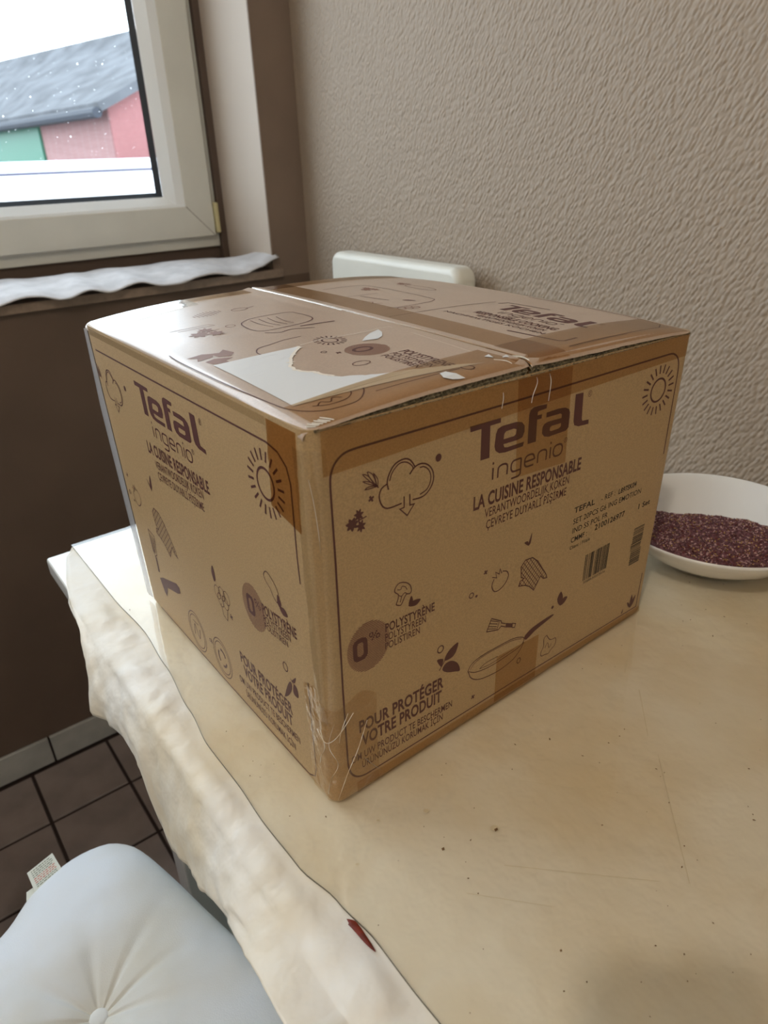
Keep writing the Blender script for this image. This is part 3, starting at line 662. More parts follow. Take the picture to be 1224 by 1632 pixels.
def mitt(P_, tr):
    out = [(167.3, 109.9), (166.3, 119.2), (170.4, 123.4), (177.8, 122.7), (184.1, 117.2), (194.9, 101.4), (196.4, 97.7), (192.3, 98.6), (188.9, 102.4), (182.5, 92.4), (177.0, 98.1), (172.0, 101.1), (165.3, 103.2), (166.7, 107.1), (170.7, 107.7)]
    P_.line([tr(*q) for q in out], .85, True)
    poly = out
    def inside(x, y):
        c = False; n = len(poly)
        for i in range(n):
            x1, y1 = poly[i]; x2, y2 = poly[i-1]
            if (y1 > y) != (y2 > y) and x < (x2-x1)*(y-y1)/(y2-y1)+x1: c = not c
        return c
    for d in ((1, .95), (-.75, 1)):
        L = math.hypot(*d); dx, dy = d[0]/L, d[1]/L
        for k in range(-9, 10):
            ox, oy = 179-dy*k*2.9, 108+dx*k*2.9; run = None
            for i in range(-40, 41):
                p = (ox+dx*i*.6, oy+dy*i*.6); ins = inside(*p)
                if ins and run is None: run = p
                if not ins and run is not None: P_.line([tr(*run), tr(*p)], .5); run = None
def spatula(P_, tr):
    for L, c in (([(139.0, 86.9), (134.7, 77.2), (146.7, 73.3), (149.7, 75.2), (154.5, 72.0)], 0), ([(139.0, 86.9), (149.5, 79.8), (149.7, 77.9), (154.2, 75.2)], 0)):
        P_.line([tr(*q) for q in L], .8)
    P_.fill([tr(*q) for q in [(154.4, 75.6), (161.6, 71.9), (161.7, 68.0), (154.5, 71.6)]]); P_.line([tr(*q) for q in [(161.6, 71.9), (165.4, 69.9), (164.3, 66.8), (161.7, 68.0)]], .8, True)
    for l in ([(138.7, 85.0), (146.6, 80.6)], [(137.5, 83.2), (145.7, 78.9)], [(136.7, 80.9), (145.0, 76.9)], [(136.0, 79.0), (144.6, 75.3)], [(147.5, 80.6), (145.2, 74.2)]): P_.line([tr(*q) for q in l], .6)
def broccoli(P_, tr):
    P_.line([tr(*q) for q in smooth_pts([(53.8, 137.0), (55.8, 143.1), (53.0, 146.6), (53.6, 149.6), (56.5, 151.6), (61.2, 150.2), (64.7, 147.0), (65.9, 142.6), (64.7, 140.8), (62.3, 141.3), (60.5, 140.0), (57.5, 135.3), (53.8, 137.0)], False, 4)], .75)
    P_.line([tr(*q) for q in smooth_pts([(55.8, 143.1), (58.0, 141.6), (60.5, 143.0), (62.9, 141.1)], False, 4)], .6)
    P_.line([tr(*q) for q in smooth_pts([(55.0, 147.5), (57.5, 146.6), (58.5, 148.4), (61.0, 147.2), (62.5, 144.5)], False, 4)], .6)
    P_.line([tr(57.0, 137.5), tr(58.2, 141.5)], .6)
def tomato(P_, tr):
    P_.line([tr(*q) for q in smooth_pts([(147.4, 123.6), (151.9, 121.4), (153.5, 117.1), (151.0, 112.3), (145.2, 108.9), (140.0, 109.8), (137.4, 115.3), (139.2, 120.2)], False, 5)], .85)
    P_.line([tr(*q) for q in [(137.3, 122.5), (141.7, 120.3), (140.4, 125.4), (144.1, 122.5), (144.6, 126.6), (146.7, 122.1)]], .8)
def bigleaf(P_, tr):
    for l in ([(94.8, 72.3), (96.7, 77.3), (101.5, 80.7), (107.2, 81.8), (105.3, 74.7), (101.2, 71.5)], [(92.9, 65.2), (95.6, 69.1), (101.3, 68.8), (107.2, 63.5), (109.7, 55.8), (104.6, 57.3), (97.3, 60.7)], [(87.8, 76.1), (93.4, 74.4), (92.8, 70.0), (91.4, 68.7)]):
        P_.fill([tr(*q) for q in smooth_pts(l, True, 4)])
    P_.line([tr(90, 66), tr(94, 71), tr(96, 74)], .8)
ID = lambda x, y: (x, y)
def shift(dx, dy, s=1.0, cx=0, cy=0, sy=None): return lambda x, y: (cx+dx+(x-cx)*s, cy+dy+(y-cy)*(sy or s))

# ---- right face
P = Print(FR)
P.line([(30, 12.6), (24, 13), (18.5, 15.5), (14.5, 20.5), (12.4, 28), (12, 36)], 1.35, smooth=True); P.line([(12, 36), (11.8, 93.7), (12.5, 182), (12.3, 228)], 1.35)
P.line([(12.3, 228), (13.0, 235), (16.2, 241), (22, 244.8), (30, 245.7)], 1.35, smooth=True); P.line([(30, 245.7), (144, 246), (308, 247.8)], 1.35); P.line([(308, 247.8), (316, 247.4), (322.5, 244), (326.3, 238), (327.3, 230)], 1.35, smooth=True); P.line([(327.3, 230), (328.4, 162.5)], 1.2)
P.line([(30, 12.6), (167, 12.0), (329, 9.1), (329.5, 46)], 1.1); P.build('border_print')
P = Print(FR); logo(P, ID); P.build('logo_print')
P = Print(FR); ingenio(P, lambda x, y: (132.3+x*.998, 197.9+y*1.02)); P.build('range_name_print')
P = Print(FR); text(P, 'LA CUISINE RESPONSABLE', 116.4, 181.0, 105, 9.2, .030, y2=180.0); text(P, 'VERANTWOORDELIJK KOKEN', 126.8, 172.2, 83, 6.3, 0.006); text(P, 'ÇEVREYE DUYARLİ PİŞİRME', 128.6, 163.4, 79.5, 6.3, 0.006); P.build('slogan_print')
P = Print(FR); cloud(P, ID); P.disc(86.7, 225.2, 2.3, 2.5); P.build('cloud_print')
P = Print(FR); olive(P, ID); P.plus(38, 213.9); sprig(P, ID); P.build('herb_print')
P = Print(FR); sun(P, 304.5, 221.5, 9.0, 13, 19.5, w=1.5); P.build('sun_print')
P = Print(FR); mitt(P, ID); tomato(P, ID); P.plus(130.6, 129.3, 1.8); P.ring(118, 115.9, 2, 2, .8); P.disc(122.8, 113.3, 1.1)
P.leaf([(175.1, 144.5), (174.3, 136.3), (171.6, 134.9), (173.0, 139.5)]); P.leaf([(171.6, 135.2), (167.7, 138.6), (171.5, 138.6)]); P.build('kitchen_print')
P = Print(FR); spatula(P, ID)
P.line([(119.6, 49.0), (117.7, 50.1), (121.5, 55.2), (131.5, 57.5), (148.5, 57.4), (164.3, 56.4), (174.9, 52.2), (176.5, 48.8)], .7, smooth=True); P.line([(119.8, 50.4), (124, 54.2), (133, 56.2), (148.5, 56.1), (163, 55.0), (173.5, 51.6)], .45, smooth=True)
P.line([(119.6, 48.6), (125.8, 45.1), (137.2, 42.7), (149.8, 42.5), (165.6, 43.8), (173.6, 45.4), (176.5, 48.8)], .7, smooth=True); P.line([(118.0, 49.8), (118.7, 47.8), (120.8, 42.7), (126.2, 37.9), (134.9, 34.7), (150.5, 33.1), (164.4, 35.4), (172.1, 40.4), (176.7, 47.0)], .75, smooth=True)
P.line([(129.4, 46.1), (135.8, 48.3), (148.3, 47.9)], .55, smooth=True); P.line([(129.4, 46.1), (139.9, 44.6), (150.5, 45.0), (166, 45.8)], .45, smooth=True)
P.fill(smooth_pts([(176.5, 51.1), (178.9, 53.9), (186.9, 56.8), (206.1, 58.4), (209.1, 56.5), (198.0, 53.9), (188.6, 51.7), (182.5, 49.0), (178.5, 48.0)], True, 4)); P.build('pan_print')
P = Print(FR)
P.line([(203.7, 39.7), (200.7, 37.5), (201.2, 29.8), (198.5, 24.6), (199.6, 20.7), (203.6, 20.0), (208.2, 19.0), (211.3, 21.7), (215.5, 24.3), (215.6, 30.8), (210.3, 32.1), (207.2, 34.2), (203.7, 39.7)], .75, smooth=True)
P.line([(203, 27), (206, 31), (208, 25), (211, 28)], .55, smooth=True); P.build('cauliflower_print')
P = Print(FR); P.ring(172.3, 30.9, 1.9, 2.4, .8); P.build('ring_print')
P = Print(FR); P.disc(207.1, 65.4, 1.5); P.build('dot_print'); P = Print(FR)
P.leaf([(216.1, 63.0), (211.9, 70.5), (215.7, 76.5), (218.9, 68.8)]); P.leaf([(216.1, 63.0), (219.8, 69.0), (224.5, 67.6), (221.0, 63.3)])
P.build('leaf_print'); P = Print(FR)
P.leaf([(319.5, 12.4), (321, 20), (324.9, 24), (324, 17)]); P.leaf([(319.5, 12.4), (315.5, 15.5), (313.2, 20.8), (317, 18)]); P.leaf([(319, 12.4), (317.4, 19), (318.9, 27), (321.3, 20)]); P.build('leaf_print'); P = Print(FR); P.leaf([(306.3, 11.6), (308.3, 11.7), (308.4, 16), (307, 14)]); P.build('leaf_print'); P = Print(FR); P.plus(123.9, 22.5, 2.0); P.build('star_print')
def zero_block(P_, H_, tr):
    H_.fill([tr(32.3+16.0*math.cos(i*.2094), 116.4+18.0*math.sin(i*.2094)) for i in range(30)])
    oo = rrect_pts(20.6, 108.6, 31.4, 125.0, 4.0); ii = rrect_pts(23.7, 111.6, 28.3, 122.0, 2.2); P_.fill([tr(*q) for q in oo], [[tr(*q) for q in ii]])
    P_.line([tr(34.8, 119.6), tr(38.8, 125.4)], .8)
    P_.line([tr(34.4+1.3*math.cos(i*.63), 124+1.5*math.sin(i*.63)) for i in range(10)], .8, True); P_.line([tr(39.4+1.3*math.cos(i*.63), 121+1.5*math.sin(i*.63)) for i in range(10)], .8, True)
P = Print(FR); Hf = Print(FR)
Hlines = Print(FR)
zero_block(P, Hf, ID)
for k in range(30):
    yy = -17.4+k*1.2; hw = 16.0*math.sqrt(max(0, 1-(yy/18.0)**2)); Hlines.line([(32.3-hw, 116.4+yy), (32.3+hw, 116.4+yy)], .62)
Hlines.build('halftone_disc_print', mat('maroon_halftone_line', (112, 66, 56), rough=.5), .10)
broccoli(P, ID); P.leaf([(63.7, 131.5), (64.1, 135.4), (65.9, 138.5), (67.1, 134.0)]); P.leaf([(63.9, 131.5), (67.5, 134.3), (73.3, 132.9), (69.6, 129.8)])
text(P, 'POLYSTYRÈNE', 45.1, 120.4, 40, 6.2, .022, y2=118.9); text(P, 'POLYSTYREEN', 44.8, 113.6, 33, 5.4, .008, y2=112.9); text(P, 'POLISTIREN', 44.7, 107.2, 28, 5.2, .008, y2=106.6); P.build('zero_percent_print')
P = Print(FR); text(P, 'POUR PROTÉGER', 22.2, 51.8, 72, 9.4, .030, y2=49.4); text(P, 'VOTRE PRODUIT', 23.6, 39.4, 69, 9.6, .030, y2=37.6)
text(P, 'OM UW PRODUCT TE BESCHERMEN', 14.9, 29.0, 88, 6.0, .010, y2=26.0); text(P, 'ÜRÜNÜNÜZÜ KORUMAK İÇİN', 23.0, 20.2, 71, 6.0, .010, y2=18.9); P.build('protection_text_print')
P = Print(FR); bigleaf(P, ID); P.ring(90.9, 84.1, 2.6, 2.8, .9); P.build('leaf_print')
P = Print(FR)
text(P, 'TEFAL', 220.1, 144.2, 24, 4.6, .02); text(P, '- REF :', 252, 144.0, 17, 4.4, .004); text(P, 'L897SK04', 273.5, 143.3, 23, 4.4, .02)
text(P, 'SET 20PCS G6 ING EMOTION', 220.6, 134.6, 84, 4.6, .004); text(P, 'IND SS POL FR', 221.0, 126.6, 42, 4.6, .004)
text(P, 'CMMF :', 220.3, 118.6, 19, 4.4, .014); text(P, '2100126977', 248.5, 119.6, 38, 4.8, .02); text(P, '1 Set', 305.0, 119.4, 16, 4.6, .02); text(P, 'Client / Filiale', 220, 112.6, 24, 3.0, .004)
rb_ = random.Random(5); x = 242.2
while x < 272.0:
    w_ = rb_.choice([.35, .5, .9, 1.2]); P.line([(x, 75.2), (x, 99.6)], w_); x += w_+rb_.choice([.45, .6, 1.0])
text(P, '3168430312036', 243, 71.6, 28, 2.2)
for (y0_, y1_, xo) in ((86, 101, 304.5), (79, 85.6, 303.5), (64, 78.4, 305)):
    y = y0_
    while y < y1_: w_ = rb_.choice([.5, .8, 1.1]); P.line([(xo, y), (xo+14.5, y)], w_); y += w_+rb_.choice([.6, .9])
P.build('stock_code_print', BLACK)

# ---- left face
P = Print(FL)
P.line([(26, 3.2), (3, 3.2)], .01)
P.line([(15, 242.8), (150, 243.4), (298, 244.3), (310, 242), (318, 236), (321, 227), (320.3, 182), (321, 165)], 1.3)
P.line([(318.5, 92), (318.1, 78), (318.2, 18), (315.5, 9.5), (308, 5.2), (298, 4.6), (214, 3.6), (161, 3.0), (26, 3.1)], 1.1); P.build('border_print')
lt_ = lambda x, y: (96.1+(x-111.1)*1.034, 211.3+(y-213.9)*.965)
P = Print(FL); logo(P, lt_); P.build('logo_print')
P = Print(FL); ingenio(P, lambda x, y: (117.2+x*1.05, 196.8+y*1.0)); P.build('range_name_print')
P = Print(FL); text(P, 'LA CUISINE RESPONSABLE', 95.5, 178.8, 112, 9.2, .030, y2=181); text(P, 'VERANTWOORDELIJK KOKEN', 105.9, 168.2, 89, 6.6, .008, y2=173); text(P, 'ÇEVREYE DUYARLİ PİŞİRME', 106.4, 159.3, 86, 6.4, .008, y2=162.6); P.build('slogan_print')
P = Print(FL); sun(P, 292.0, 217.5, 9.6, 14, 21, w=1.6); P.build('sun_print')
P = Print(FL); cloud(P, shift(-23, 0, .95, 43, 213)); P.disc(70.4, 222.8, 2.2); olive(P, shift(-30, 0)); P.build('cloud_print')
P = Print(FL)
P.leaf([(84.5, 155.4), (83.5, 146), (80.2, 140.0), (79.5, 147)]); P.leaf([(80, 141), (73.0, 149), (77.5, 146)]); P.plus(18.7, 135.1, 2.0); P.build('leaf_print'); P = Print(FL); P.ring(15, 118, 1.8); P.disc(22, 112, 1.1); P.build('dot_print'); P = Print(FL)
tomato(P, shift(-112, 2, 1.1, 140, 110)); P.build('tomato_print')
P = Print(FL); mitt(P, lambda x, y: (69+(x-166)*1.40, 84+(y-92)*1.25)); P.build('oven_mitt_print')
P = Print(FL)
for k in range(4): P.line([(45+k*3.2, 88-k*.4), (44.5+k*1.6, 70)], .9)
P.line([(43.5, 92), (57, 90), (53, 70), (47, 66), (44.3, 71), (43.5, 92)], .9); P.fill([(46.5, 66), (50.3, 66), (49.5, 51), (45.5, 50)])
P.fill([(45.5, 43.5), (55, 48), (92, 58.5), (98, 57), (97.5, 51), (90, 47.5), (63, 41), (58.5, 33), (55.5, 28.5), (51, 31)]); P.build('spatula_print')
P = Print(FL)
for cx, cy in ((189, 96), (197, 98), (205, 98), (193, 91), (201, 92)): P.ring(cx, cy, 5.2, 5.8, .6, 12)
P.line([(192, 88), (194, 78), (200, 76), (203, 86)], .7); P.leaf([(186, 104), (184, 112), (188, 118), (190, 108)]); P.plus(208.7, 83.8, 2.4, 1.6); P.build('broccoli_print')
P = Print(FL)
for cx, cy, rr in ((123.0, 25.9, 17.5), (173.6, 26.8, 16.5)): P.ring(cx, cy, rr, rr+1.5, .8, 32); P.ring(cx, cy, rr-3, rr-1.5, .8, 32)
P.line([(116, 20), (120, 32), (126, 20), (130, 31)], 1.0, smooth=True); P.line([(117, 35), (129, 35)], .8)
for k in range(3):
    a = k*2.094+.4; P.line([(173.6+7*math.cos(a+q), 26.8+8*math.sin(a+q)) for q in (0, .35, .7, 1.05, 1.4)], 2.2)
text(P, '≤8', 150, 31, 6, 4, .03); P.build('recycling_seal_print')
zl = lambda x, y: (240.0+(x-20.6)*1.02+2.0, 105.8+(y-108.6)*1.0+(x-20.6)*.0)
P = Print(FL); Hl = Print(FL); D_ = Print(FL)
zero_block(P, D_, zl)
for k in range(30):
    yy = -17.4+k*1.2; hw = 16.4*math.sqrt(max(0, 1-(yy/18.0)**2)); Hl.line([(252.0-hw, 114.0+yy), (252.0+hw, 114.0+yy)], .6)
Hl.build('halftone_disc_print', mat('maroon_halftone_line_left', (112, 66, 56), rough=.5), .10)
text(P, 'POLYSTYRÈNE', 265.0, 116.4, 45, 7.6, .026, y2=120); text(P, 'POLYSTYREEN', 265.3, 110.0, 36, 5.4, .010, y2=113); text(P, 'POLISTIREN', 265.8, 104.6, 31, 4.8, .010, y2=106.4)
P.line(smooth_pts([(274, 150), (278, 154), (284, 152), (290, 147), (292, 141), (288, 136), (283, 140), (281, 143), (276, 146)], True, 3), .7, True); P.leaf([(289, 136), (290, 143), (294, 138), (292, 134)]); P.leaf([(291, 134), (297, 136), (301, 132), (295, 130)]); P.build('zero_percent_print')
P = Print(FL); text(P, 'POUR PROTÉGER', 213.2, 47.0, 79, 9.2, .030, y2=47.3); text(P, 'VOTRE PRODUIT', 216.2, 35.4, 74, 9.2, .030, y2=35.7)
text(P, 'OM UW PRODUCT TE BESCHERMEN', 204.5, 23.2, 94, 6.2, .012, y2=25.6); text(P, 'ÜRÜNÜNÜZÜ KORUMAK İÇİN', 213.2, 13.6, 77, 6.0, .012, y2=14.0); P.build('protection_text_print')
P = Print(FL); bigleaf(P, lambda x, y: (296+(x-98)*-.2+(y-70)*.75, 74+(x-98)*-.95+(y-70)*.35)); P.ring(289.2, 86.7, 3, 3.4, .9); P.build('leaf_print')

# ---- top: left flap
P = Print(FT)
P.line([(3.2, 170), (1.6, 150), (1.5, 108), (3, 76), (6.5, 40), (10.5, 26.3), (20.5, 15.2), (35.1, 11.6), (44, 14), (53, 23.4), (56, 33)], .9, smooth=True)
P.line([(20, 24), (27, 19.5), (38, 19), (45, 24), (47, 30)], .8, smooth=True); P.line([(22, 22), (26, 25.5), (30, 22), (34, 26), (38, 22.5)], .9, smooth=True)
P.line([(55.9, 16.5), (115.6, 14.2)], .9); P.line([(76, 22.5), (110, 20.0)], .8); P.ring(120.6, 13.2, 3.6, 4.4, .9); P.build('border_print')
P = Print(FT)
def chev(cx, cy, a):
    ca, sa = math.cos(a), math.sin(a)
    P.fill([(cx+ca*x-sa*y, cy+sa*x+ca*y) for x, y in ((-7, -6), (5, -6), (10, 0), (5, 6), (-7, 6), (-3, 0))])
chev(16, 149, .2); chev(30, 147, -1.4); chev(22, 132, 2.6); P.build('recycling_arrows_print', HALF)
P = Print(FT)
sun(P, 96.5, 119.5, 5.2, 7.5, 11, 1.0, 1.15, 18, 1.2)
P.line([(61, 140), (52, 138), (46.5, 130), (46, 122)], .9, smooth=True); P.line([(61, 140), (75, 143.5), (88.8, 143.2)], .9)
P.line([(79.4, 211.8), (92, 219.4), (123.5, 219), (128, 210), (128, 190), (120.3, 180), (105, 176), (80, 176), (74, 186), (76, 204), (79.4, 211.8)], 1.0, smooth=True)
for k in range(4): P.line([(88+k*7, 214-k), (87+k*6.5, 196), (90+k*6, 183)], .7, smooth=True)
P.line([(76, 171), (84, 164), (96, 166), (110, 158)], 1.1, smooth=True); P.line([(105, 170), (133, 166)], 2.0); P.build('pan_print')
P = Print(FT); sprig(P, lambda x, y: (44+(x-26)*1.8, 204+(y-202)*1.9)); P.ring(69, 210, 3.5, 4, .7); P.build('herb_print', HALF)
P = Print(FT)
for k in range(9): P.line([(64+k*3, 262+k*.4-8*math.sin((k+1)*.31)), (64+k*3, 262+k*.4+9*math.sin((k+1)*.31))], .9)
P.build('squash_print', HALF); P = Print(FT); P.ring(103, 259, 7, 5, .8); P.line([(108, 258), (118, 262)], .9); P.build('carrot_print', HALF); P = Print(FT); P.line([(30, 232), (60, 228), (62, 222), (34, 226)], .7); P.build('vegetable_print', HALF)
P = Print(FT); Hd = Print(FT)
for k in range(26):
    yy = -14+k*1.15; hw = 14*math.sqrt(max(0, 1-(yy/15.0)**2)); Hd.line([(101+yy, 84-hw), (101+yy, 84+hw)], .75)
Hd.build('halftone_disc_print', HALF, .10)
P.ring(99, 86, 6.5, 4.5, 2.2, 24)
trl = lambda ox, oy: (lambda x, y: (ox+y, oy-x))
class TP(Print):
    pass
def ttext(P_, t, x, y, w, cap, bold=0.0):
    """lettering on the top that reads from the left side: runs towards -y, its up is +x"""
    V, F = text_geo(t, bold); xs = [v[0] for v in V]; mn, mx = min(xs), max(xs); sy = cap/CAPH
    P_.raw([(x+(v[1]-BASE0)*sy, y-(v[0]-mn)/(mx-mn)*w) for v in V], F)
ttext(P, 'POLYSTYRENE', 112, 66, 44, 7.5, .02); ttext(P, 'POLYSTYREEN', 104.5, 66, 38, 5.5, .01); ttext(P, 'POLISTIREN', 97.5, 66, 34, 5.5, .01); P.ring(80, 62, 6, 4, .7, 14); P.ring(77, 98, 1.8, 1.8, .7); P.plus(83, 90, 2); P.build('zero_percent_print')
# ---- top: right flap
P = Print(FT); tp = lambda x, y: (258.5+(y-213.9)*.98, 118.2-(x-120.7)*.80); logo(P, tp); P.build('logo_print')
P = Print(FT); ingenio(P, lambda x, y: (246+y*.85, 108-x*.80), 1.1); P.build('range_name_print')
P = Print(FT); ttext(P, 'RESPONSIBLE COOKING', 232.5, 121, 78, 7.5, .03); ttext(P, 'VERANTWOORDELIJK KOKEN', 224.6, 112, 66, 5.2, .01); ttext(P, 'NACHHALTIGES KOCHEN', 217.0, 138, 98, 4.4, .01); P.build('slogan_print')
P = Print(FT); P.line([(279, 138), (288.5, 136), (289.5, 133), (293.5, 96)], 1.6); P.line([(206.5, 62), (211.0, 21), (214, 18.5), (228, 19.4)], 1.9)
P.line([(204.8, 7.5), (260, 9), (316.1, 14.0), (330, 22), (333, 36), (331, 150)], .9); P.line([(172, 149.8), (222, 148.1), (283.5, 145.0)], .8); P.build('border_print')
P = Print(FT); P.line([(205, 286), (243, 284), (252, 262), (250, 192), (243, 178), (228, 174.5), (206, 173.5), (192, 176)], .9, smooth=True)
P.line([(208.8, 234), (212, 215), (215.5, 203)], 1.4); P.line([(196, 240), (230, 236)], .7); P.leaf([(224, 196), (226, 190), (231, 186), (229, 194)]); P.build('pan_print')
P = Print(FT)
for (cx, cy) in ((206, 166), (200, 168), (212, 165)): P.ring(cx, cy, 3.2, 4, 1.1, 10)
sprig(P, lambda x, y: (236+(x-26)*1.2, 258+(y-202)*1.5)); P.ring(284, 240, 7, 20, .9); sprig(P, lambda x, y: (286+(x-26)*1.0, 268+(y-202)*1.2)); P.build('herb_print', HALF); P = Print(FT); P.line([(194, 212), (200, 206), (196, 200), (203, 196)], .9, smooth=True); P.build('vegetable_print', HALF)

# ------------------------------------------------------------ torn shipping label
LZ = .35
def lab(name, outer, m, o=LZ, hole=None, parent=cb):
    q = Print(FT); 
    # clip into fine fan by subdividing edges
    out = []
    for i in range(len(outer)):
        a, b = Vector(outer[i]), Vector(outer[(i+1) % len(outer)]); k = max(1, int((b-a).length/5)); out += [a.lerp(b, j/k) for j in range(k)]
    q.fill(out); 
    bmx = bmesh.new(); vs_ = [bmx.verts.new((p[0], p[1], 0)) for p in q.v]
    for f in q.f:
        try: bmx.faces.new([vs_[i] for i in f])
        except ValueError: pass
    for _ in range(2): bmesh.ops.subdivide_edges(bmx, edges=[e for e in bmx.edges if e.calc_length() > 14], cuts=2, use_grid_fill=True)
    bmx.verts.ensure_lookup_table(); idx = {v: i for i, v in enumerate(bmx.verts)}
    V = [FT(v.co.x, v.co.y, o) for v in bmx.verts]; F = [tuple(idx[v] for v in f.verts) for f in bmx.faces]; bmx.free()
    return part(name, V, F, m, parent=parent)
tear = [(73.0, 120.5), (70, 117), (63, 110), (57, 103), (51, 96.5), (48.5, 92), (45, 86), (43.6, 79.8), (46, 73), (49, 66), (51, 58), (55, 51), (63, 45), (73, 38.2), (88, 32), (101.6, 27.6), (118, 21), (135.5, 13.6)]
rj = random.Random(8)
tj = []
for i in range(len(tear)-1):
    for k in range(4):
        t = k/4; tj.append((tear[i][0]+(tear[i+1][0]-tear[i][0])*t+rj.uniform(-.9, .9), tear[i][1]+(tear[i+1][1]-tear[i][1])*t+rj.uniform(-.9, .9)))
lb_ = lab('torn_label', [(13.6, 126.4), (12.9, 80), (12.6, 31.2), (60, 24.0), (100, 18.0), (135.9, 13.1)]+tj[::-1]+[(68, 121.2)], LABEL)
lb_['label'] = 'white glossy shipping label with its middle torn away'
# fluffy torn rim
q = Print(FT); q.line([(p[0]+rj.uniform(-.3, .9), p[1]+rj.uniform(-.3, .9)) for p in tj[:44]], 2.0); q.build('torn_rim', LABELEDGE, .45)
q = Print(FT); q.line([(75, 123), (90, 125), (103, 124), (118, 122), (136, 122.5), (141, 124)], .7); q.line([(141, 124), (150, 123), (152, 112), (150, 90), (148, 60), (146, 35)], .5); q.build('tear_line', LABELEDGE, .3)
lab('label_scrap', [(110.6, 102.2), (118, 109), (128, 116), (139, 121.0), (136, 113), (129, 104), (122, 99.8)], LABEL)
lab('label_scrap', [(99, 13.4), (104, 14), (106, 7), (107.5, 1.0), (103.4, 1.4), (99, 2.6), (95.5, 6.7), (97, 9)], LABEL, .7)
lab('label_scrap', [(143, 22), (149, 24), (146, 17)], LABEL, .7); lab('label_scrap', [(150, 14), (157, 17), (154, 11.5)], LABEL, .7)

# ------------------------------------------------------------ packing tape
def strip(name, face, quad, m, nu=24, nv=6, o=.28, bulge=0.0, rag=0.0, flip=False):
    """quad = four face points (mm) a,b,c,d; swept a->b along u, a->d along v"""
    a, b, c, d = [Vector(p) for p in quad]; V = []
    for i in range(nu+1):
        u = i/nu
        for j in range(nv+1):
            v = j/nv; p = a.lerp(b, u).lerp(d.lerp(c, u), v)
            if rag and i in (0, nu): p += (b-a).normalized()*rag*noise.noise(Vector((v*9+quad[0][0], i, 1)))*2
            oo = o+bulge*math.sin(math.pi*v)+.05*noise.noise(Vector((u*20, v*3, o)))
            V.append(face(p.x, p.y, oo))
    return part(name, V, grid_faces(nu+1, nv+1), m, smooth=True)
# top
strip('packing_tape', FT, [(SEAM-8, -.6), (SEAM-6, 339), (SEAM+38, 339), (SEAM+37, -.6)], TAPE, 60, 10)
strip('packing_tape', FT, [(8, 0), (332, 0), (332, 41), (8, 33)], TAPE, 60, 6, o=.42)
strip('packing_tape', FT, [(SEAM-70, 339), (332, 339), (332, 318), (SEAM-70, 322)], TAPE, 60, 6, o=.42)
strip('clear_tape', FT, [(5, 339.5), (92, 339.5), (90, 308), (6, 292)], CLEAR, 30, 10, o=.5)
strip('tape_bubble', FT, [(SEAM-1.5, 332), (SEAM-4.5, 190), (SEAM+3.5, 190), (SEAM+6, 332)], CLEAR, 60, 8, o=.5, bulge=1.6)
strip('tape_bubble', FT, [(SEAM-2.0, 190), (SEAM-1.0, 4), (SEAM+2.2, 4), (SEAM+1.5, 190)], CLEAR, 60, 6, o=.5, bulge=.8)
# right face
strip('packing_tape', FR, [(150, 259), (200.6, 259), (203, 190.5), (153.5, 193)], TAPE, 12, 24, o=.3)
strip('packing_tape', FR, [(8.2, 259.8), (334, 259.8), (334, 243), (8.2, 235)], TAPE, 50, 6, o=.42)
strip('packing_tape', FR, [(147, 48), (193.5, 46), (193.5, 3), (147, 3)], TAPE, 12, 10, o=.3)
strip('packing_tape', FR, [(18, 10.5), (334, 8), (336, 1), (18, 1)], TAPE, 50, 3, o=.42)
# left face
strip('packing_tape', FL, [(301, 258.5), (331, 258.5), (328, 200), (297, 206)], TAPEDARK, 14, 24, o=.35, rag=1)
strip('packing_tape', FL, [(9, 259), (300, 259), (300, 254), (9, 254)], CLEAR, 30, 3, o=.3)
# near upright edge, both faces: lighter clear tape
V = []; n1, n2 = 40, 18
for i in range(n1+1):
    z = 70+(250-70)*i/n1
    for j in range(n2+1):
        s_ = -13+(11+13)*j/n2+1.5*noise.noise(Vector((z*.05, 3, 1 if j > 9 else 5)))*(1 if j in (0, n2) else 0)
        V.append(PER(s_, z, .35+.25*abs(noise.noise(Vector((s_*.25, z*.05, 2))))))
part('edge_tape', V, grid_faces(n1+1, n2+1), CLEAR, smooth=True)
# crumpled tape round the lower near corner
V = []; n1, n2 = 46, 54
for i in range(n1+1):
    for j in range(n2+1):
        u = j/n2; s_ = -26+u*62
        ztop = 84 + 4*math.sin(u*9)+ (6 if u < .25 else 0) - (0 if u < .75 else (u-.75)*30)
        z = 2+(ztop-2)*i/n1
        r_ = abs(noise.noise(Vector((s_*.09, z*.06, 2))))*1.6+abs(noise.noise(Vector((s_*.22, z*.14, 8))))*.8
        V.append(PER(s_, z, .4+r_*(1-.4*abs(2*u-1))))
ct = part('crumpled_tape', V, grid_faces(n1+1, n2+1), CRINKLE, smooth=False)
ct['label'] = 'crumpled clear tape bunched round the lower near corner'
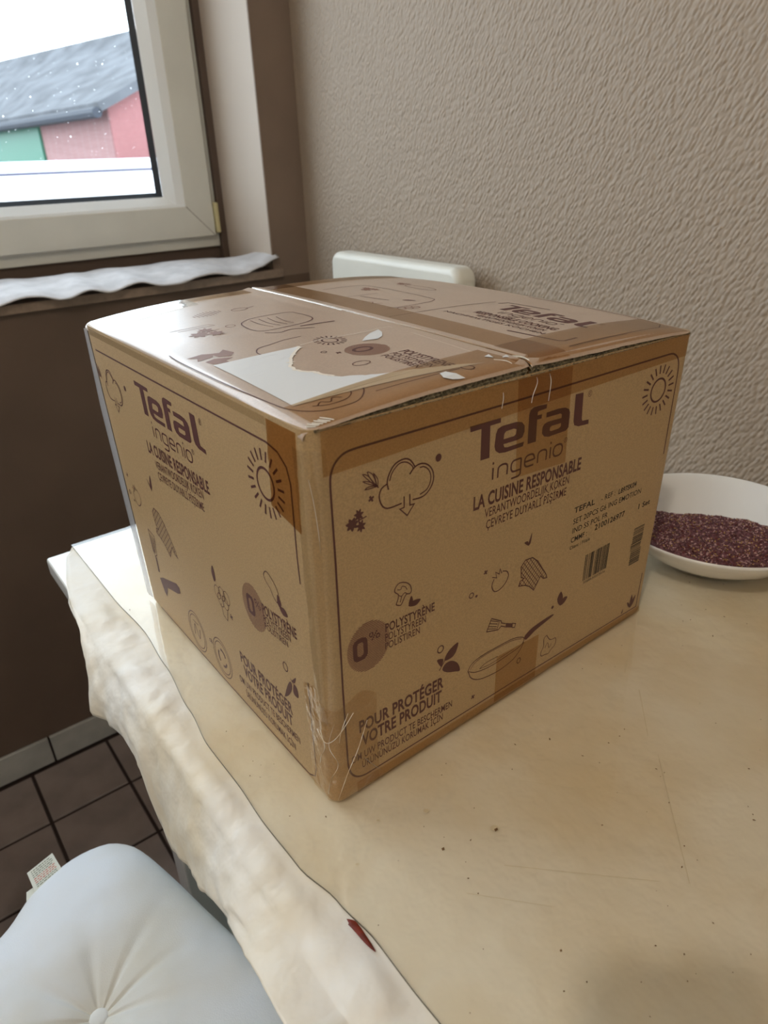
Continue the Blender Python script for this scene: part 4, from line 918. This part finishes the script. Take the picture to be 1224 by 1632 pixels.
# creases in the film as pinched ridges, their bright glints painted white
def ridge_line(name, face, pts, w=.7, h=.9):
    pts = smooth_pts(pts, False, 6); v, f = ribbon(pts, w); n = len(v)//2
    for i in range(n):
        c = (v[2*i]+v[2*i+1])/2; k = math.sin(math.pi*(i+.3)/(n-.4))**.8; v[2*i] = c+(v[2*i]-c)*k; v[2*i+1] = c+(v[2*i+1]-c)*k
    V = []; F = []
    for i in range(n):
        a, b = v[2*i], v[2*i+1]; c = (a+b)/2; V += [face(a.x, a.y, .35), face(c.x, c.y, .35+h), face(b.x, b.y, .35)]
    F = grid_faces(n, 3); return part(name, V, F, GLINT, smooth=True)
for pts in ([(166, 258), (167, 254), (164, 247), (163, 242)], [(178, 258), (180, 252), (179, 240)], [(137, 254), (137.5, 250), (136.5, 244)]): ridge_line('tape_crease_glint', FR, pts, .4, .4)
for pts in ([(-1, 235), (1, 222), (2.5, 205), (3, 190)], [(-10, 62), (-6, 50), (-12, 38), (-14, 30)], [(3, 70), (-2, 52), (4, 36), (-3, 22), (-6, 8)], [(28, 60), (20, 40), (12, 26), (6, 14), (2, 4)], [(14, 74), (8, 62), (6, 54)], [(-14, 60), (-4, 54), (8, 62), (18, 72)], [(24, 30), (30, 20), (38, 8)]):
    ridge_line('tape_crease_glint', lambda s_, z, o: PER(s_, z, o+.3), pts, .38, .45)
ridge_line('tape_crease_glint', FT, [(143, 14), (146, 9), (147, 3)], .4, .4); ridge_line('tape_crease_glint', FT, [(157, 12), (160, 7), (161, 2)], 1.0, .8)
for k in range(6): ridge_line('tape_crease_glint', FT, [(3.5+k*2.1, 5+4*k*.12+(k % 2)), (7.0+k*2.2, 1.2)], 1.1, .5)
# far-left upright edge: tape sticking out past the corner
V = []
for i in range(31):
    z = 4+(258-4)*i/30
    for j in range(5):
        t = j/4; q = Wp(-0.2-1.2*math.sin(t*2), AM-5+t*(5+9*min(1, (258-z)/70)), z); V.append((q[0], q[1], q[2]))
part('clear_tape', V, grid_faces(31, 5), film('milky_tape', (214, 216, 222), rough=.25, milk=.55), smooth=True)

# ================================================================== BOWL
bw = empty('bowl', (0.649, 0.299, T)); tag(bw, 'wide shallow white bowl beside the box, near the papered wall', 'bowl')
RB, HB = 0.104, 0.046
prof = [(0.001, .004), (.030, .0045), (.046, .006), (.066, .014), (.083, .026), (.096, .039), (RB-.0018, HB-.0008), (RB-.0004, HB), (RB+.0010, HB-.0010), (RB+.0004, HB-.0030), (.0985, .036), (.086, .0225), (.069, .0105), (.0535, .0045), (.0525, .0012), (.050, .0006), (.047, .0022), (.001, .0026)]
n = 72; V = []
for i in range(n):
    a = i*2*math.pi/n
    for r, z in prof: V.append((r*math.cos(a), r*math.sin(a), z+.0003))
mesh_obj('bowl_body', V, grid_faces(n, len(prof), True), CERAMIC, bw, smooth=True)
# dried flakes heaped towards the near left side
FD = mat('dried_flakes', (122, 78, 84), rough=.7, var=.4, vscale=380, rgb2=(70, 34, 38)); FL2 = mat('pale_flakes', (186, 150, 146), rough=.6); FL3 = mat('yellow_flakes', (178, 142, 84), rough=.6); FL4 = mat('dark_red_flakes', (104, 44, 46), rough=.6)
cdir = Vector((-.80, -.42)).normalized()
def heap(x, y):
    """height above the bowl foot at local x,y, or None outside"""
    r = math.hypot(x, y); s_ = x*cdir.x+y*cdir.y
    base = 0
    for (r0, z0), (r1, z1) in zip(prof[:7], prof[1:8]):
        if r0 <= r <= r1: base = z0+(z1-z0)*(r-r0)/(r1-r0)
    h = .0420+.36*min(0, s_-0.02)+.004*math.sin(x*45)*math.cos(y*38)+.003*noise.noise(Vector((x*60, y*60, 0)))
    h = min(h, HB-.001+.0*r)
    return base, h
hv = []; HMb = MB(); rows = []
for i in range(72):
    a = i*2*math.pi/72
    for j in range(26):
        r = .0985*j/25+.0005; x, y = r*math.cos(a), r*math.sin(a); b_, h = heap(x, y); hv.append((x, y, h if (h > b_ and r < .096) else b_-.0012))
flk = empty('dried_flakes', (0.649, 0.299, T+.004)); bpy.data.objects.remove(flk)
MBf = MB(); MBf.add([(x+.649, y+.299, z+T+.0003) for x, y, z in hv], grid_faces(72, 26, True), 0)
rs = random.Random(21)
for k in range(9500):
    r = .0965*math.sqrt(rs.random()); a = rs.uniform(0, 2*math.pi); x, y = r*math.cos(a), r*math.sin(a); b_, h = heap(x, y)
    if h < b_+.0006: continue
    z = h+rs.uniform(-.0002, .0009); L = rs.uniform(.0008, .0019); w_ = L*rs.uniform(.35, .7)
    d = Vector((rs.gauss(0, 1), rs.gauss(0, 1), rs.gauss(0, .45))).normalized(); u_ = d.cross(Vector((rs.gauss(0, 1), rs.gauss(0, 1), 1))).normalized(); q = d.cross(u_)
    c = Vector((x+.649, y+.299, z+T+.0003))
    MBf.add([c+d*L, c-d*L, c+u_*w_, c-u_*w_, c+q*w_*.6, c-q*w_*.6], [(0, 2, 4), (2, 1, 4), (1, 3, 4), (3, 0, 4), (2, 0, 5), (1, 2, 5), (3, 1, 5), (0, 3, 5)], rs.choice([0, 0, 0, 3, 3, 1, 1, 2] if rs.random() < .8 else [0, 3]))
fo = MBf.build('dried_flakes', FD, None, mats=[FD, FL2, FL3, FL4]); tag(fo, 'heap of dried purple red flakes filling the white bowl', 'dried food', kind='stuff')

# ================================================================== CHAIR IN THE CORNER
def rounded_slab(name, x0, y0, z0, x1, y1, z1, r, m, parent, plane='yz', bev=.008, seg=4):
    """slab whose outline in the given plane has rounded corners"""
    if plane == 'yz': o = rrect_pts(y0, z0, y1, z1, r); lo = [(x0, a, b) for a, b in o]; hi = [(x1, a, b) for a, b in o]
    else: o = rrect_pts(x0, y0, x1, y1, r); lo = [(a, b, z0) for a, b in o]; hi = [(a, b, z1) for a, b in o]
    n = len(o); mb = MB(); mb.add(lo+hi, [tuple(range(n))[::-1], tuple(range(n, 2*n))]+[(i, (i+1) % n, n+(i+1) % n, n+i) for i in range(n)])
    return mb.build(name, m, parent, bevel=bev, seg=seg)
ch = empty('dining_chair', (0.60, 0.97, 0)); tag(ch, 'white leatherette chair with its back against the papered wall in the corner behind the box', 'chair', 'white dining chairs')
rounded_slab('backrest', .752, .795, .47, .795, 1.140, .974, .022, LEATHER, ch, bev=.012)
rounded_slab('seat', .42, .795, .43, .752, 1.140, .475, .03, LEATHER, ch, 'xy', bev=.012)
for lx, ly in ((.44, .81), (.44, 1.10), (.755, .81), (.755, 1.10)): boxo('leg', (lx, ly, 0), (lx+.025, ly+.025, .43), METAL, ch, bevel=.004)
# ================================================================== CHAIR UNDER THE CUSHION
c2 = empty('dining_chair', (-0.04, 0.40, 0)); tag(c2, 'white chair under the tufted cushion at the left side of the table', 'chair', 'white dining chairs')
rounded_slab('seat', -.235, .235, .405, .118, .535, .437, .06, LEATHER, c2, 'xy', bev=.010)
rounded_slab('backrest', -.285, .235, .40, -.243, .565, .90, .022, LEATHER, c2, bev=.012)
for lx, ly in ((-.275, .25), (-.275, .525), (.08, .28), (.08, .50)): boxo('leg', (lx, ly, 0), (lx+.025, ly+.025, .405), METAL, c2, bevel=.004)
# cushion
CC = Vector((-.056, .405)); ROT = math.radians(10)
ex = Vector((math.cos(ROT), math.sin(ROT))); ey = Vector((-math.sin(ROT), math.cos(ROT)))
HX, HY = .186, .197
BTN = Vector((-.004, .429))
cu = empty('seat_cushion', (CC.x, CC.y, .438)); tag(cu, 'plump white cotton seat cushion tufted with one button, on the near chair', 'cushion')
OUT = smooth_pts([(.142, .303), (.136, .250), (.105, .215), (.02, .196), (-.09, .198), (-.18, .222), (-.218, .30), (-.222, .40), (-.205, .480), (-.160, .530), (-.100, .548), (-.054, .563), (-.02, .590), (.021, .605), (.056, .602), (.075, .588), (.087, .567), (.100, .519), (.112, .465), (.125, .408), (.135, .36)], True, 8)
def outline(a):
    c, s_ = math.cos(a), math.sin(a); best = None
    for i in range(len(OUT)):
        p, q = OUT[i]-BTN, OUT[(i+1) % len(OUT)]-BTN
        den = c*(q.y-p.y)-s_*(q.x-p.x)
        if abs(den) < 1e-12: continue
        t = (p.x*(q.y-p.y)-p.y*(q.x-p.x))/den; u_ = (p.x*s_-p.y*c)/den
        if t > 0 and -1e-6 <= u_ <= 1+1e-6: best = t
    return BTN+Vector((c, s_))*best
V = []; na, nr = 120, 40
bl_ = BTN
for side_ in (1, -1):
    for i in range(na):
        a = i*2*math.pi/na; p = outline(a)
        for j in range(nr+1):
            t = j/nr; q = bl_.lerp(p, t); d = (q-bl_).length
            edge = (1-t**3.2)**.55 if t < 1 else 0
            if side_ > 0:
                dim = .024*math.exp(-(d/.030)**1.3)*1.0+.006*math.exp(-(d/.09)**2)
                cre = .0030*math.exp(-(d/.085)**2)*max(0, math.cos(a*9+1.0*math.sin(a*2)))**2*smst(.0, .02, d)
                wv = .0016*abs(noise.noise(Vector((q.x*9+q.y*22, q.y*9-q.x*5, 7))))+.0026*noise.noise(Vector((q.x*14, q.y*14, 0)))+.0012*noise.noise(Vector((q.x*40, q.y*40, 4)))
                z = .469+.033*edge-dim*1.0-cre+wv*edge*(1 if t < .97 else 0)
            else: z = .469-.030*edge
            V.append((q.x, q.y, z))
m_ = na*(nr+1)
F = grid_faces(na, nr+1, True)+[tuple(reversed([k+m_ for k in f])) for f in grid_faces(na, nr+1, True)]
co = mesh_obj('cushion_cover', [Vector(v)-Vector(cu.location) for v in V], F, CUSH, cu, smooth=True)
bm = bmesh.new(); bm.from_mesh(co.data); bmesh.ops.remove_doubles(bm, verts=bm.verts, dist=1e-5); bmesh.ops.recalc_face_normals(bm, faces=bm.faces); bm.to_mesh(co.data); bm.free()
for p in co.data.polygons: p.use_smooth = True
bm = bmesh.new(); bmesh.ops.create_uvsphere(bm, u_segments=20, v_segments=12, radius=.0085)
for v in bm.verts: v.co.z *= .45
me = bpy.data.meshes.new('button'); bm.to_mesh(me); bm.free(); me.materials.append(CUSH)
for p in me.polygons: p.use_smooth = True
o = bpy.data.objects.new('button', me); COL.objects.link(o); o.parent = cu; o.location = (BTN.x-CC.x, BTN.y-CC.y, .4745-.438)
# care tags sticking out of the back seam
def tagquad(name, pts, m): 
    return mesh_obj(name, [Vector(p)-Vector(cu.location) for p in pts], [(0, 1, 2, 3)], m, cu)
tq = [Vector((-.017, .583, .479)), Vector((.012, .592, .479)), Vector((.009, .616, .484)), Vector((-.018, .608, .484))]
def tagp(u, v, o=0): a = tq[0].lerp(tq[1], u); b = tq[3].lerp(tq[2], u); p = a.lerp(b, v); n_ = (tq[1]-tq[0]).cross(tq[3]-tq[0]).normalized(); return p+n_*o
def slabq(name, q, m, th=.0006):
    n_ = (q[1]-q[0]).cross(q[3]-q[0]).normalized()*th
    return mesh_obj(name, [p-Vector(cu.location) for p in q]+[p-n_-Vector(cu.location) for p in q], [(0, 1, 2, 3), (7, 6, 5, 4), (0, 4, 5, 1), (1, 5, 6, 2), (2, 6, 7, 3), (3, 7, 4, 0)], m, cu)
ct_ = slabq('care_tag', tq, PAPER); slabq('care_tag', [Vector((-.028, .578, .474)), Vector((-.014, .585, .474)), Vector((-.013, .594, .477)), Vector((-.024, .592, .477))], PAPER)
mt = MB(); mr = MB()
for k in range(9):
    v_ = .88-k*.09; tgt = mr if k in (4, 5, 6) else mt; u_ = .12
    while u_ < .86:
        w_ = random.uniform(.04, .12); tgt.add([tagp(u_, v_, .0002), tagp(min(.9, u_+w_), v_, .0002), tagp(min(.9, u_+w_), v_+.035, .0002), tagp(u_, v_+.035, .0002)], [(0, 1, 2, 3)]); u_ += w_+.03
for mbx, m in ((mt, TAGINK), (mr, TAGRED)): o = mbx.build('tag_print', m, cu)

# ================================================================== RUNNER ON THE SILL
V = []; nx_, ny_ = 220, 26
for i in range(nx_):
    x = -.45+(.735+.45)*i/(nx_-1)
    for j in range(ny_):
        t = j/(ny_-1)                                   # 0 = front, 1 = back
        ytail = smst(.60, .735, x)
        y = (YW-.028+.006*math.sin(x*33))+t*(.165-.055*ytail)+.02*ytail*(1-t)
        wave = .0048*math.sin(x*57+1.2*math.sin(x*17)+.6)*(1-.75*t)+.002*noise.noise(Vector((x*30, y*30, 1)))
        z = .9395+.0062*math.sin(min(1, t*1.5)*math.pi/2)+wave+.004*t
        if t < .12: z += -.004*(1-t/.12)
        if x > .69: z += .022*smst(.69, .735, x)*(1-t*.6)
        V.append((x, y, max(z, .9315)))
ro = mesh_obj('sill_runner', V, grid_faces(nx_, ny_), RUNNER, smooth=True); s_ = ro.modifiers.new('t', 'SOLIDIFY'); s_.thickness = .0012
tag(ro, 'pale grey rippled fabric runner lying along the window sill', 'runner')

# ================================================================== LAMP AND PHONE
lp = empty('ceiling_lamp', (LAMP.x, LAMP.y, ZC)); tag(lp, 'small round ceiling lamp above the table, out of view', 'lamp')
mb = MB(); n = 24
ringp = [(0.07, ZC-.001), (0.07, ZC-.012), (.02, ZC-.016)]
mb.add([(LAMP.x+r*math.cos(i*2*math.pi/n), LAMP.y+r*math.sin(i*2*math.pi/n), z) for i in range(n) for r, z in ringp], grid_faces(n, 3, True)); mb.build('lamp_base', WHITE, lp, smooth=True)

# the phone that takes the picture, held upright behind the viewpoint; only its shadow falls on the table
ph = empty('smartphone', EYE-FWD*.012); 
phm = mat('phone_body', (40, 42, 46), rough=.3)
UPv, Rv, Fv = -DOWN, RIGHT, FWD
def slab_at(name, cx, cy, w, h, d0, d1, r, m):
    o = rrect_pts(cx-w/2, cy-h/2, cx+w/2, cy+h/2, r); n = len(o); mb = MB()
    P3 = lambda x, y, d: EYE+Rv*x+UPv*y-Fv*d
    mb.add([P3(x, y, d0) for x, y in o]+[P3(x, y, d1) for x, y in o], [tuple(range(n)), tuple(range(n, 2*n))[::-1]]+[(i, n+i, n+(i+1) % n, (i+1) % n) for i in range(n)])
    return mb.build(name, m, ph)
slab_at('phone_body', .018, -.054, .074, .156, .005, .014, .010, phm)
slab_at('camera_bump', .008, -.004, .050, .028, .0035, .005, .006, phm)
tag(ph, 'dark smartphone taking the picture above the table edge, out of view', 'phone')
